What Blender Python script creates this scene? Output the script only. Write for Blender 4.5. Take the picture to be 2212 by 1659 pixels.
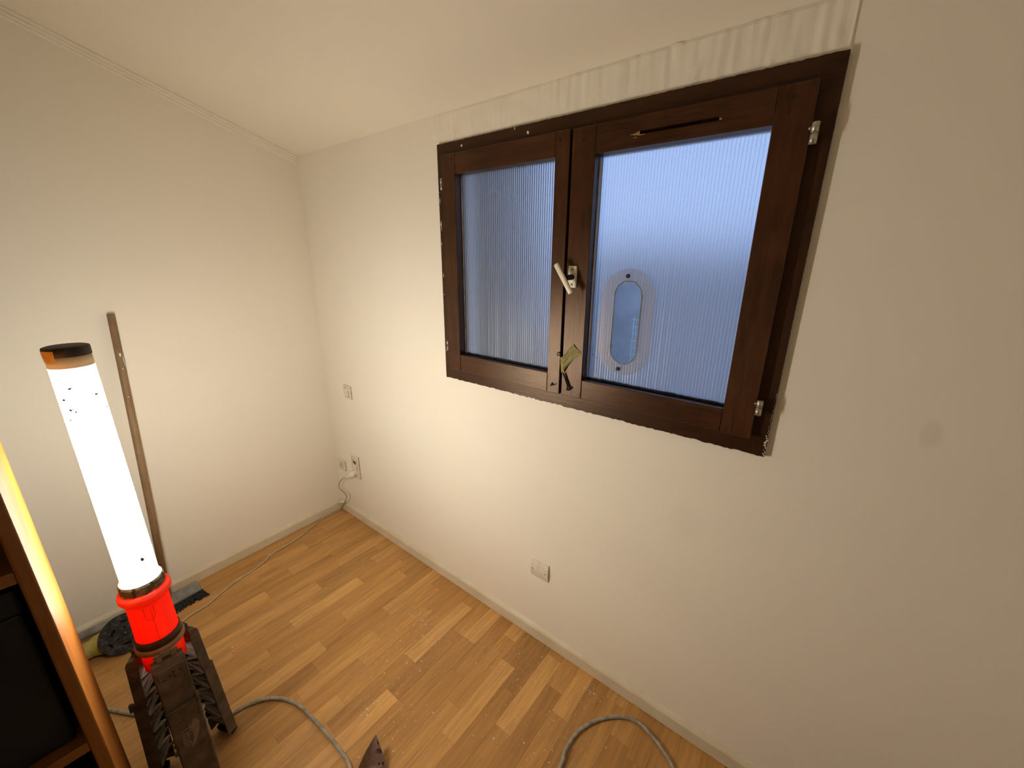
import bpy, bmesh, math, random
from mathutils import Vector, Matrix

for o in list(bpy.data.objects):
    bpy.data.objects.remove(o, do_unlink=True)
scene = bpy.context.scene
COL = scene.collection

# ------------------------------------------------------------------ camera
cam_data = bpy.data.cameras.new('camera')
cam_data.sensor_width = 36.0
cam_data.lens = 14.2108
cam_data.clip_start = 0.02
cam = bpy.data.objects.new('camera', cam_data)
COL.objects.link(cam)
RX = Vector((0.7898386, 0.6132664, 0.0076950))
FW = Vector((-0.5840604, 0.7559338, -0.2956985))
UP = Vector((-0.1871588, 0.2290597, 0.9552503))
M = Matrix.Identity(4)
for i in range(3):
    M[i][0] = RX[i]; M[i][1] = UP[i]; M[i][2] = -FW[i]
M[0][3], M[1][3], M[2][3] = 2.2353, -1.1190, 1.53
cam.matrix_world = M
scene.camera = cam

# ------------------------------------------------------------------ world (blue dusk outside) and exposure
world = bpy.data.worlds.new('dusk_sky'); scene.world = world
world.use_nodes = True
bg = world.node_tree.nodes['Background']
bg.inputs[0].default_value = (0.42, 0.58, 0.93, 1)
bg.inputs[1].default_value = 1.24
scene.view_settings.view_transform = 'Standard'
scene.view_settings.look = 'None'
scene.view_settings.exposure = 0.15
scene.view_settings.gamma = 1.0
scene.view_settings.use_curve_mapping = False
TUBE_EMISSION = 76.0
TUBE_BACK = 0.30                # the tube's back half, turned to the left wall, is dimmer
TUBE_COLOUR = (1.0, 0.955, 0.83, 1)
scene.cycles.max_bounces = 6
scene.cycles.diffuse_bounces = 4
scene.cycles.use_adaptive_sampling = True
scene.cycles.adaptive_threshold = 0.06
scene.cycles.adaptive_min_samples = 16
scene.cycles.glossy_bounces = 3
scene.cycles.transmission_bounces = 6
scene.cycles.transparent_max_bounces = 6
scene.cycles.caustics_reflective = False
scene.cycles.caustics_refractive = False

# ------------------------------------------------------------------ helpers
def link(o, parent=None):
    COL.objects.link(o)
    if parent is not None: o.parent = parent
    return o

def mesh_from(bm, name, smooth=False):
    bmesh.ops.recalc_face_normals(bm, faces=bm.faces)
    me = bpy.data.meshes.new(name); bm.to_mesh(me); bm.free()
    if smooth:
        for p in me.polygons: p.use_smooth = True
    return me

def obj(name, bm, mat, parent=None, smooth=False, origin=None):
    if origin is not None:
        bmesh.ops.translate(bm, verts=bm.verts, vec=-Vector(origin))
    me = mesh_from(bm, name, smooth)
    o = bpy.data.objects.new(name, me)
    me.materials.append(mat)
    if origin is not None: o.location = origin
    return link(o, parent)

def empty(name, loc=(0, 0, 0), rz=0.0):
    o = bpy.data.objects.new(name, None)
    o.empty_display_size = 0.05
    o.location = loc; o.rotation_euler = (0, 0, rz)
    return link(o)

def tag(o, label=None, cat=None, group=None, kind=None):
    if label: o['label'] = label
    if cat: o['category'] = cat
    if group: o['group'] = group
    if kind: o['kind'] = kind
    return o

def box(bm, x0, x1, y0, y1, z0, z1, bev=0.0, seg=1, mat=None):
    r = bmesh.ops.create_cube(bm, size=1.0)
    vs = r['verts']
    for v in vs:
        v.co = Vector(((x0 + x1) / 2 + v.co.x * (x1 - x0), (y0 + y1) / 2 + v.co.y * (y1 - y0), (z0 + z1) / 2 + v.co.z * (z1 - z0)))
    if bev > 0:
        es = list({e for v in vs for e in v.link_edges})
        r = bmesh.ops.bevel(bm, geom=es, offset=bev, segments=seg, profile=0.5, affect='EDGES')
        vs = list({v for f in r['faces'] for v in f.verts} | {v for v in vs if v.is_valid})
    if mat is not None:
        bmesh.ops.transform(bm, matrix=mat, verts=vs)
    return vs

def tube(bm, pts, rad, n=10, caps=True):
    pts = [Vector(p) for p in pts]
    rads = rad if isinstance(rad, (list, tuple)) else [rad] * len(pts)
    rings = []; nrm = None
    for i, p in enumerate(pts):
        t = (pts[min(i + 1, len(pts) - 1)] - pts[max(i - 1, 0)]).normalized()
        if nrm is None:
            a = Vector((0, 0, 1)) if abs(t.z) < 0.9 else Vector((1, 0, 0))
            nrm = t.cross(a).normalized()
        else:
            nrm = (nrm - t * nrm.dot(t)).normalized()
        b = t.cross(nrm)
        rings.append([bm.verts.new(p + (nrm * math.cos(2 * math.pi * k / n) + b * math.sin(2 * math.pi * k / n)) * rads[i]) for k in range(n)])
    for a, b in zip(rings[:-1], rings[1:]):
        for k in range(n):
            bm.faces.new((a[k], a[(k + 1) % n], b[(k + 1) % n], b[k]))
    if caps:
        bm.faces.new(rings[0]); bm.faces.new(rings[-1][::-1])

def spline(pts, n=8):
    P = [Vector(p) for p in pts]
    P = [P[0] * 2 - P[1]] + P + [P[-1] * 2 - P[-2]]
    out = []
    for i in range(1, len(P) - 2):
        a, b, c, d = P[i - 1], P[i], P[i + 1], P[i + 2]
        for k in range(n):
            t = k / n
            out.append(0.5 * ((2 * b) + (c - a) * t + (2 * a - 5 * b + 4 * c - d) * t * t + (3 * b - a - 3 * c + d) * t ** 3))
    out.append(P[-2])
    return out

def lathe(bm, prof, n=48, centre=(0, 0, 0), closed=False):
    rings = []
    for r, z in prof:
        rings.append([bm.verts.new((centre[0] + r * math.cos(2 * math.pi * k / n), centre[1] + r * math.sin(2 * math.pi * k / n), centre[2] + z)) for k in range(n)])
    pairs = list(zip(rings[:-1], rings[1:]))
    if closed: pairs.append((rings[-1], rings[0]))
    for a, b in pairs:
        for k in range(n):
            bm.faces.new((a[k], a[(k + 1) % n], b[(k + 1) % n], b[k]))
    if not closed:
        if prof[0][0] > 1e-6: bm.faces.new(rings[0][::-1])
        if prof[-1][0] > 1e-6: bm.faces.new(rings[-1])

def prism(bm, poly, vec):
    """extrude a planar polygon (list of 3D points) by vec"""
    a = [bm.verts.new(p) for p in poly]
    b = [bm.verts.new(Vector(p) + Vector(vec)) for p in poly]
    bm.faces.new(a); bm.faces.new(b[::-1])
    n = len(a)
    for i in range(n):
        bm.faces.new((a[i], b[i], b[(i + 1) % n], a[(i + 1) % n]))

# ------------------------------------------------------------------ materials
def new_mat(name):
    m = bpy.data.materials.new(name); m.use_nodes = True
    nt = m.node_tree
    return m, nt, nt.nodes['Principled BSDF']

def nd(nt, t, **kw):
    n = nt.nodes.new(t)
    for k, v in kw.items():
        if hasattr(n, k): setattr(n, k, v)
    return n

def srgb(r, g, b):
    f = lambda c: (c / 255 / 12.92) if c / 255 <= 0.04045 else ((c / 255 + 0.055) / 1.055) ** 2.4
    return (f(r), f(g), f(b), 1)

def mottled(name, c1, c2, scale=8, rough=0.6, bump=0.0, bscale=120, spec=0.3, lo=0.35, hi=0.65, metal=0.0, detail=6):
    m, nt, p = new_mat(name)
    tc = nd(nt, 'ShaderNodeNewGeometry')
    n = nd(nt, 'ShaderNodeTexNoise'); n.inputs['Scale'].default_value = scale; n.inputs['Detail'].default_value = detail
    nt.links.new(tc.outputs['Position'], n.inputs['Vector'])
    r = nd(nt, 'ShaderNodeValToRGB'); r.color_ramp.elements[0].position = lo; r.color_ramp.elements[1].position = hi
    r.color_ramp.elements[0].color = c1; r.color_ramp.elements[1].color = c2
    nt.links.new(n.outputs['Fac'], r.inputs['Fac']); nt.links.new(r.outputs['Color'], p.inputs['Base Color'])
    p.inputs['Roughness'].default_value = rough
    p.inputs['Specular IOR Level'].default_value = spec
    p.inputs['Metallic'].default_value = metal
    if bump > 0:
        n2 = nd(nt, 'ShaderNodeTexNoise'); n2.inputs['Scale'].default_value = bscale; n2.inputs['Detail'].default_value = 4
        nt.links.new(tc.outputs['Position'], n2.inputs['Vector'])
        b = nd(nt, 'ShaderNodeBump'); b.inputs['Strength'].default_value = bump; b.inputs['Distance'].default_value = 0.002
        nt.links.new(n2.outputs['Fac'], b.inputs['Height']); nt.links.new(b.outputs['Normal'], p.inputs['Normal'])
    return m

def wall_material(name, col, stains=()):
    m, nt, p = new_mat(name)
    g = nd(nt, 'ShaderNodeNewGeometry')
    n = nd(nt, 'ShaderNodeTexNoise'); n.inputs['Scale'].default_value = 1.7; n.inputs['Detail'].default_value = 2
    nt.links.new(g.outputs['Position'], n.inputs['Vector'])
    r = nd(nt, 'ShaderNodeValToRGB')
    r.color_ramp.elements[0].position = .3; r.color_ramp.elements[1].position = .7
    r.color_ramp.elements[0].color = tuple(c * .965 for c in col[:3]) + (1,); r.color_ramp.elements[1].color = col
    nt.links.new(n.outputs['Fac'], r.inputs['Fac'])
    last = r.outputs['Color']
    for (c, rx, rz, k) in stains:
        sub = nd(nt, 'ShaderNodeVectorMath', operation='SUBTRACT'); sub.inputs[1].default_value = c
        nt.links.new(g.outputs['Position'], sub.inputs[0])
        mul = nd(nt, 'ShaderNodeVectorMath', operation='MULTIPLY'); mul.inputs[1].default_value = (1 / rx, 1 / rx, 1 / rz)
        nt.links.new(sub.outputs[0], mul.inputs[0])
        ln = nd(nt, 'ShaderNodeVectorMath', operation='LENGTH'); nt.links.new(mul.outputs[0], ln.inputs[0])
        mr = nd(nt, 'ShaderNodeMapRange'); mr.interpolation_type = 'SMOOTHSTEP'
        mr.inputs['From Min'].default_value = 1.15; mr.inputs['From Max'].default_value = .55
        mr.inputs['To Min'].default_value = 0; mr.inputs['To Max'].default_value = k
        nt.links.new(ln.outputs['Value'], mr.inputs['Value'])
        mx = nd(nt, 'ShaderNodeMix', data_type='RGBA')
        nt.links.new(mr.outputs['Result'], mx.inputs['Factor']); nt.links.new(last, mx.inputs['A'])
        mx.inputs['B'].default_value = tuple(c * .55 for c in col[:3]) + (1,)
        last = mx.outputs['Result']
    nt.links.new(last, p.inputs['Base Color'])
    p.inputs['Roughness'].default_value = .62; p.inputs['Specular IOR Level'].default_value = .25
    n2 = nd(nt, 'ShaderNodeTexNoise'); n2.inputs['Scale'].default_value = 240; n2.inputs['Detail'].default_value = 1
    n3 = nd(nt, 'ShaderNodeTexNoise'); n3.inputs['Scale'].default_value = 6; n3.inputs['Detail'].default_value = 2
    for x in (n2, n3): nt.links.new(g.outputs['Position'], x.inputs['Vector'])
    ad = nd(nt, 'ShaderNodeMath', operation='MULTIPLY_ADD'); ad.inputs[1].default_value = 4.0
    nt.links.new(n3.outputs['Fac'], ad.inputs[0]); nt.links.new(n2.outputs['Fac'], ad.inputs[2])
    b = nd(nt, 'ShaderNodeBump'); b.inputs['Strength'].default_value = .25; b.inputs['Distance'].default_value = .0012
    nt.links.new(ad.outputs[0], b.inputs['Height']); nt.links.new(b.outputs['Normal'], p.inputs['Normal'])
    return m

WALL_C = (0.885, 0.825, 0.71, 1)
M_WALL = wall_material('cream_wall_paint', WALL_C, [((2.447, 0, 1.195), .020, .032, .16), ((2.02, 0, .80), .05, .06, .06)])
M_CEIL = wall_material('cream_ceiling_paint', (0.885, 0.815, 0.685, 1))
M_PATCH = mottled('filler_plaster', (.845, .78, .655, 1), (.89, .83, .715, 1), 14, .7, .5, 60)
M_BASE = mottled('baseboard_paint', (.66, .57, .41, 1), (.73, .645, .49, 1), 9, .45, .25, 60, .4)
M_TRIM = mottled('cornice_paint', (.86, .79, .67, 1), (.89, .83, .72, 1), 10, .5)

def plank_material():
    m, nt, p = new_mat('laminate_wood')
    oi = nd(nt, 'ShaderNodeObjectInfo'); g = nd(nt, 'ShaderNodeNewGeometry')
    off = nd(nt, 'ShaderNodeVectorMath', operation='SCALE'); off.inputs[0].default_value = (7.3, 11.7, 3.1)
    nt.links.new(oi.outputs['Random'], off.inputs['Scale'])
    pos = nd(nt, 'ShaderNodeVectorMath', operation='MULTIPLY_ADD'); pos.inputs[1].default_value = (1, .075, 1)
    nt.links.new(g.outputs['Position'], pos.inputs[0]); nt.links.new(off.outputs[0], pos.inputs[2])
    a = nd(nt, 'ShaderNodeTexNoise'); a.inputs['Scale'].default_value = 95; a.inputs['Detail'].default_value = 8; a.inputs['Roughness'].default_value = .62; a.inputs['Distortion'].default_value = .6
    b = nd(nt, 'ShaderNodeTexNoise'); b.inputs['Scale'].default_value = 28; b.inputs['Detail'].default_value = 4; b.inputs['Distortion'].default_value = 1.2
    for x in (a, b): nt.links.new(pos.outputs[0], x.inputs['Vector'])
    sm = nd(nt, 'ShaderNodeMath', operation='MULTIPLY_ADD'); sm.inputs[1].default_value = .5
    nt.links.new(a.outputs['Fac'], sm.inputs[0])
    h = nd(nt, 'ShaderNodeMath', operation='MULTIPLY'); h.inputs[1].default_value = .5
    nt.links.new(b.outputs['Fac'], h.inputs[0]); nt.links.new(h.outputs[0], sm.inputs[2])
    gr = nd(nt, 'ShaderNodeMapRange'); gr.inputs['From Min'].default_value = .33; gr.inputs['From Max'].default_value = .66
    gr.inputs['To Min'].default_value = .70; gr.inputs['To Max'].default_value = 1.17
    nt.links.new(sm.outputs[0], gr.inputs['Value'])
    sc = nd(nt, 'ShaderNodeVectorMath', operation='SCALE')
    nt.links.new(oi.outputs['Color'], sc.inputs[0]); nt.links.new(gr.outputs['Result'], sc.inputs['Scale'])
    # dusty worn smears
    d1 = nd(nt, 'ShaderNodeTexNoise'); d1.inputs['Scale'].default_value = 2.3; d1.inputs['Detail'].default_value = 3
    d2 = nd(nt, 'ShaderNodeTexNoise'); d2.inputs['Scale'].default_value = 70; d2.inputs['Detail'].default_value = 6
    for x in (d1, d2): nt.links.new(g.outputs['Position'], x.inputs['Vector'])
    e1 = nd(nt, 'ShaderNodeMapRange'); e1.inputs['From Min'].default_value = .5; e1.inputs['From Max'].default_value = .72
    nt.links.new(d1.outputs['Fac'], e1.inputs['Value'])
    e2 = nd(nt, 'ShaderNodeMapRange'); e2.inputs['From Min'].default_value = .45; e2.inputs['From Max'].default_value = .75; e2.inputs['To Max'].default_value = .26
    nt.links.new(d2.outputs['Fac'], e2.inputs['Value'])
    ml = nd(nt, 'ShaderNodeMath', operation='MULTIPLY'); nt.links.new(e1.outputs['Result'], ml.inputs[0]); nt.links.new(e2.outputs['Result'], ml.inputs[1])
    mx = nd(nt, 'ShaderNodeMix', data_type='RGBA'); mx.inputs['B'].default_value = (.60, .50, .38, 1)
    nt.links.new(ml.outputs[0], mx.inputs['Factor']); nt.links.new(sc.outputs[0], mx.inputs['A'])
    nt.links.new(mx.outputs['Result'], p.inputs['Base Color'])
    p.inputs['Roughness'].default_value = .48; p.inputs['Specular IOR Level'].default_value = .35
    return m
M_PLANK = plank_material()
M_FLOORBASE = mottled('floor_underlay', (.10, .06, .03, 1), (.14, .085, .045, 1), 20, .8)

def dark_wood(name, c1, c2, rough=.38, axis='z'):
    m, nt, p = new_mat(name)
    g = nd(nt, 'ShaderNodeNewGeometry')
    mp = nd(nt, 'ShaderNodeMapping')
    mp.inputs['Scale'].default_value = {'z': (1, 1, .1), 'x': (.1, 1, 1)}[axis]
    nt.links.new(g.outputs['Position'], mp.inputs['Vector'])
    a = nd(nt, 'ShaderNodeTexNoise'); a.inputs['Scale'].default_value = 90; a.inputs['Detail'].default_value = 8; a.inputs['Roughness'].default_value = .72
    nt.links.new(mp.outputs[0], a.inputs['Vector'])
    b = nd(nt, 'ShaderNodeTexNoise'); b.inputs['Scale'].default_value = 7; b.inputs['Detail'].default_value = 4
    nt.links.new(g.outputs['Position'], b.inputs['Vector'])
    av = nd(nt, 'ShaderNodeMath', operation='MULTIPLY_ADD'); av.inputs[1].default_value = .55
    hb = nd(nt, 'ShaderNodeMath', operation='MULTIPLY'); hb.inputs[1].default_value = .45
    nt.links.new(a.outputs['Fac'], av.inputs[0]); nt.links.new(b.outputs['Fac'], hb.inputs[0]); nt.links.new(hb.outputs[0], av.inputs[2])
    r = nd(nt, 'ShaderNodeValToRGB'); r.color_ramp.elements[0].position = .36; r.color_ramp.elements[1].position = .64
    r.color_ramp.elements[0].color = c1; r.color_ramp.elements[1].color = c2
    nt.links.new(av.outputs[0], r.inputs['Fac']); nt.links.new(r.outputs['Color'], p.inputs['Base Color'])
    p.inputs['Roughness'].default_value = rough; p.inputs['Specular IOR Level'].default_value = .5; p.inputs['Specular Tint'].default_value = (1, .72, .50, 1)
    bm_ = nd(nt, 'ShaderNodeBump'); bm_.inputs['Strength'].default_value = .6; bm_.inputs['Distance'].default_value = .0012
    nt.links.new(a.outputs['Fac'], bm_.inputs['Height']); nt.links.new(bm_.outputs['Normal'], p.inputs['Normal'])
    return m
M_WWOOD = dark_wood('mahogany_stain_vertical', (.020, .0066, .0028, 1), (.074, .0270, .0108, 1), .31)
M_WWOODX = dark_wood('mahogany_stain_horizontal', (.020, .0066, .0028, 1), (.074, .0270, .0108, 1), .31, axis='x')
M_FRAME = dark_wood('mahogany_frame_stain', (.015, .0052, .0024, 1), (.046, .0165, .0070, 1), .34)
M_FRAMEX = dark_wood('mahogany_frame_stain_horizontal', (.015, .0052, .0024, 1), (.046, .0165, .0070, 1), .34, axis='x')
M_BARE = mottled('bare_splintered_wood', (.30, .16, .07, 1), (.42, .25, .12, 1), 60, .8)
M_BLACK = mottled('black_void', (.004, .004, .004, 1), (.01, .009, .008, 1), 20, .8)

def pane_material():
    m, nt, p = new_mat('ribbed_polycarbonate')
    g = nd(nt, 'ShaderNodeNewGeometry')
    out = nt.nodes['Material Output']
    rf = nd(nt, 'ShaderNodeBsdfRefraction'); rf.inputs['Roughness'].default_value = .62; rf.inputs['IOR'].default_value = 1.28
    rf.inputs['Color'].default_value = (.80, .86, .95, 1)
    tl = nd(nt, 'ShaderNodeBsdfTranslucent'); tl.inputs['Color'].default_value = (.78, .83, .9, 1)
    df = nd(nt, 'ShaderNodeBsdfDiffuse'); df.inputs['Color'].default_value = (.55, .55, .56, 1)
    gl = nd(nt, 'ShaderNodeBsdfGlossy'); gl.inputs['Roughness'].default_value = .28; gl.inputs['Color'].default_value = (.9, .9, .9, 1)
    m1 = nd(nt, 'ShaderNodeMixShader'); m1.inputs[0].default_value = .10
    nt.links.new(rf.outputs[0], m1.inputs[1]); nt.links.new(tl.outputs[0], m1.inputs[2])
    # dust and droplets
    n = nd(nt, 'ShaderNodeTexNoise'); n.inputs['Scale'].default_value = 260; n.inputs['Detail'].default_value = 3
    nt.links.new(g.outputs['Position'], n.inputs['Vector'])
    mr = nd(nt, 'ShaderNodeMapRange'); mr.inputs['From Min'].default_value = .55; mr.inputs['From Max'].default_value = .75
    mr.inputs['To Min'].default_value = .16; mr.inputs['To Max'].default_value = .34
    nt.links.new(n.outputs['Fac'], mr.inputs['Value'])
    # the webs between the flutes of the sheet: narrow milky lines every 8.2 mm
    sx = nd(nt, 'ShaderNodeSeparateXYZ'); nt.links.new(g.outputs['Position'], sx.inputs[0])
    wv = nd(nt, 'ShaderNodeMath', operation='DIVIDE'); wv.inputs[1].default_value = .0082; nt.links.new(sx.outputs['X'], wv.inputs[0])
    fc = nd(nt, 'ShaderNodeMath', operation='PINGPONG'); fc.inputs[1].default_value = .5; nt.links.new(wv.outputs[0], fc.inputs[0])
    web = nd(nt, 'ShaderNodeMapRange'); web.inputs['From Min'].default_value = .17; web.inputs['From Max'].default_value = .06
    web.inputs['To Min'].default_value = 0; web.inputs['To Max'].default_value = .30
    nt.links.new(fc.outputs[0], web.inputs['Value'])
    sm = nd(nt, 'ShaderNodeMath', operation='ADD', use_clamp=True)
    nt.links.new(mr.outputs['Result'], sm.inputs[0]); nt.links.new(web.outputs['Result'], sm.inputs[1])
    m2 = nd(nt, 'ShaderNodeMixShader'); nt.links.new(sm.outputs[0], m2.inputs[0])
    nt.links.new(m1.outputs[0], m2.inputs[1]); nt.links.new(df.outputs[0], m2.inputs[2])
    fr = nd(nt, 'ShaderNodeFresnel'); fr.inputs['IOR'].default_value = 1.35
    m3 = nd(nt, 'ShaderNodeMixShader'); nt.links.new(fr.outputs[0], m3.inputs[0])
    nt.links.new(m2.outputs[0], m3.inputs[1]); nt.links.new(gl.outputs[0], m3.inputs[2])
    nt.links.new(m3.outputs[0], out.inputs['Surface'])
    return m
M_PANE = pane_material()

def plate_material():
    m, nt, p = new_mat('clear_vent_plastic')
    out = nt.nodes['Material Output']
    tr = nd(nt, 'ShaderNodeBsdfTransparent'); tr.inputs['Color'].default_value = (.93, .93, .93, 1)
    df = nd(nt, 'ShaderNodeBsdfDiffuse'); df.inputs['Color'].default_value = (.85, .83, .80, 1)
    mx = nd(nt, 'ShaderNodeMixShader'); mx.inputs[0].default_value = .11
    nt.links.new(tr.outputs[0], mx.inputs[1]); nt.links.new(df.outputs[0], mx.inputs[2])
    gl = nd(nt, 'ShaderNodeBsdfGlossy'); gl.inputs['Roughness'].default_value = .15
    m2 = nd(nt, 'ShaderNodeMixShader'); m2.inputs[0].default_value = .06
    nt.links.new(mx.outputs[0], m2.inputs[1]); nt.links.new(gl.outputs[0], m2.inputs[2])
    nt.links.new(m2.outputs[0], out.inputs['Surface'])
    return m
M_PLATE = plate_material()

M_STEEL = mottled('aged_steel', (.36, .33, .28, 1), (.55, .51, .44, 1), 90, .38, .2, 200, .5, metal=.85)
M_DKMETAL = mottled('blackened_metal', (.006, .006, .006, 1), (.02, .018, .016, 1), 80, .5)
M_IVORY = mottled('ivory_enamel', (.74, .68, .52, 1), (.82, .76, .60, 1), 40, .35, .1, 90, .5)
M_TAPE = mottled('yellow_masking_tape', (.50, .43, .16, 1), (.66, .58, .28, 1), 50, .7, .4, 60)
M_PLUG = mottled('white_plug_plastic', (.72, .66, .56, 1), (.80, .74, .64, 1), 40, .4)
M_SWITCH = mottled('painted_switch_plastic', (.70, .62, .50, 1), (.80, .72, .61, 1), 60, .5, .3, 120)
M_GRIME = mottled('brown_grime', (.16, .10, .05, 1), (.42, .32, .20, 1), 130, .8)
M_CORD = mottled('cream_cord', (.42, .35, .25, 1), (.52, .44, .32, 1), 60, .5)
M_CABLE = mottled('dusty_grey_cable', (.27, .235, .19, 1), (.43, .38, .31, 1), 60, .65, .2, 200)
M_HANDLE = dark_wood('weathered_broom_wood', (.20, .125, .065, 1), (.36, .24, .14, 1), .6)
M_GREYPL = mottled('dusty_grey_plastic', (.17, .16, .15, 1), (.28, .265, .245, 1), 25, .6)
M_BRISTLE = mottled('black_bristle', (.012, .012, .012, 1), (.035, .033, .032, 1), 200, .8)
M_PAD = mottled('dusty_black_pad', (.085, .081, .078, 1), (.25, .235, .22, 1), 60, .85, .4, 90, lo=.45, hi=.85)
M_YELLOW = mottled('dusty_yellow_plastic', (.42, .33, .06, 1), (.55, .47, .20, 1), 30, .6)
M_SAND = mottled('brown_sandpaper_back', (.20, .122, .092, 1), (.26, .162, .124, 1), 160, .85, .3, 400)
M_INK = mottled('dark_print', (.022, .009, .007, 1), (.035, .014, .010, 1), 100, .8)
M_CRUMB = mottled('plaster_crumb', (.75, .68, .58, 1), (.86, .80, .70, 1), 90, .9)
M_LEG = mottled('dusty_dark_plastic', (.075, .058, .043, 1), (.145, .110, .080, 1), 26, .62, .35, 150)
M_LEGLIGHT = mottled('raised_emblem_plastic', (.19, .145, .10, 1), (.25, .19, .135, 1), 40, .65)
M_RIB = mottled('pale_rib_plastic', (.30, .25, .21, 1), (.44, .38, .32, 1), 40, .6)
M_COLLAR = mottled('brown_grey_collar', (.26, .15, .085, 1), (.34, .20, .12, 1), 30, .5)
M_COLLARDK = mottled('dark_collar_band', (.060, .030, .016, 1), (.085, .045, .025, 1), 30, .5)
M_RING = mottled('dusty_clamp_ring', (.05, .04, .028, 1), (.24, .19, .13, 1), 60, .6, lo=.4, hi=.7)
M_CAP = mottled('dark_end_cap', (.022, .017, .012, 1), (.065, .05, .035, 1), 50, .55)
M_CABWOOD = dark_wood('varnished_pine', (.165, .053, .007, 1), (.265, .094, .0135, 1), .5)
def matte_wood(m):
    """worn varnish: keep the grain colour, swap the glossy coat for a mostly diffuse finish"""
    nt = m.node_tree; p = nt.nodes['Principled BSDF']; out = nt.nodes['Material Output']
    df = nd(nt, 'ShaderNodeBsdfDiffuse'); gl = nd(nt, 'ShaderNodeBsdfGlossy'); gl.inputs['Roughness'].default_value = .38
    nt.links.new(p.inputs['Base Color'].links[0].from_socket, df.inputs['Color'])
    mx = nd(nt, 'ShaderNodeMixShader'); mx.inputs[0].default_value = .05
    nt.links.new(df.outputs[0], mx.inputs[1]); nt.links.new(gl.outputs[0], mx.inputs[2]); nt.links.new(mx.outputs[0], out.inputs['Surface'])
matte_wood(M_CABWOOD)
M_BOX = mottled('matte_black_box', (.004, .005, .008, 1), (.008, .009, .013, 1), 10, .55)
M_EXTWALL = mottled('exterior_render', (.44, .46, .50, 1), (.53, .55, .60, 1), 6, .9, .5, 30)
M_EXTDARK = mottled('exterior_dark_wall', (.05, .05, .055, 1), (.075, .075, .08, 1), 6, .9)
M_EXTGROUND = mottled('exterior_paving', (.16, .16, .17, 1), (.22, .22, .23, 1), 9, .9)
M_WIRE = mottled('white_wire', (.6, .68, .72, 1), (.72, .8, .84, 1), 20, .5)
M_BLUEPAINT = mottled('blue_grey_paint_smear', (.40, .45, .50, 1), (.52, .56, .60, 1), 60, .6)

def red_material():
    m, nt, p = new_mat('translucent_red_plastic')
    out = nt.nodes['Material Output']
    df = nd(nt, 'ShaderNodeBsdfDiffuse'); df.inputs['Color'].default_value = (.80, .095, .042, 1)
    tl = nd(nt, 'ShaderNodeBsdfTranslucent'); tl.inputs['Color'].default_value = (1.0, .045, .022, 1)
    mx = nd(nt, 'ShaderNodeMixShader'); mx.inputs[0].default_value = .55
    nt.links.new(df.outputs[0], mx.inputs[1]); nt.links.new(tl.outputs[0], mx.inputs[2])
    gl = nd(nt, 'ShaderNodeBsdfGlossy'); gl.inputs['Roughness'].default_value = .35
    m2 = nd(nt, 'ShaderNodeMixShader'); m2.inputs[0].default_value = .04
    nt.links.new(mx.outputs[0], m2.inputs[1]); nt.links.new(gl.outputs[0], m2.inputs[2])
    nt.links.new(m2.outputs[0], out.inputs['Surface'])
    return m
M_RED = red_material()

def tube_material():
    m, nt, p = new_mat('lit_diffuser')
    out = nt.nodes['Material Output']
    g = nd(nt, 'ShaderNodeNewGeometry')
    n = nd(nt, 'ShaderNodeTexNoise'); n.inputs['Scale'].default_value = 34; n.inputs['Detail'].default_value = 5
    nt.links.new(g.outputs['Position'], n.inputs['Vector'])
    mr = nd(nt, 'ShaderNodeMapRange'); mr.inputs['From Min'].default_value = .715; mr.inputs['From Max'].default_value = .75
    nt.links.new(n.outputs['Fac'], mr.inputs['Value'])
    em = nd(nt, 'ShaderNodeEmission'); em.inputs['Color'].default_value = TUBE_COLOUR; em.inputs['Strength'].default_value = TUBE_EMISSION
    tc = nd(nt, 'ShaderNodeTexCoord')
    dt = nd(nt, 'ShaderNodeVectorMath', operation='DOT_PRODUCT'); dt.inputs[1].default_value = (.75, .66, 0)
    nt.links.new(tc.outputs['Normal'], dt.inputs[0])
    st = nd(nt, 'ShaderNodeMapRange'); st.interpolation_type = 'SMOOTHSTEP'
    st.inputs['From Min'].default_value = -.92; st.inputs['From Max'].default_value = .45
    st.inputs['To Min'].default_value = TUBE_EMISSION * TUBE_BACK; st.inputs['To Max'].default_value = TUBE_EMISSION
    nt.links.new(dt.outputs['Value'], st.inputs['Value'])
    sz = nd(nt, 'ShaderNodeSeparateXYZ'); nt.links.new(tc.outputs['Normal'], sz.inputs[0])
    tz = nd(nt, 'ShaderNodeMapRange'); tz.inputs['From Min'].default_value = .4; tz.inputs['From Max'].default_value = .6
    tz.inputs['To Min'].default_value = 1; tz.inputs['To Max'].default_value = .05      # the closed ends hardly glow
    ab = nd(nt, 'ShaderNodeMath', operation='ABSOLUTE'); nt.links.new(sz.outputs['Z'], ab.inputs[0]); nt.links.new(ab.outputs[0], tz.inputs['Value'])
    mu = nd(nt, 'ShaderNodeMath', operation='MULTIPLY'); nt.links.new(st.outputs['Result'], mu.inputs[0]); nt.links.new(tz.outputs['Result'], mu.inputs[1])
    nt.links.new(mu.outputs[0], em.inputs['Strength'])
    df = nd(nt, 'ShaderNodeBsdfDiffuse'); df.inputs['Color'].default_value = (.3, .26, .2, 1)
    mx = nd(nt, 'ShaderNodeMixShader')
    nt.links.new(mr.outputs['Result'], mx.inputs[0]); nt.links.new(em.outputs[0], mx.inputs[1]); nt.links.new(df.outputs[0], mx.inputs[2])
    nt.links.new(mx.outputs[0], out.inputs['Surface'])
    return m
M_TUBE = tube_material()

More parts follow.
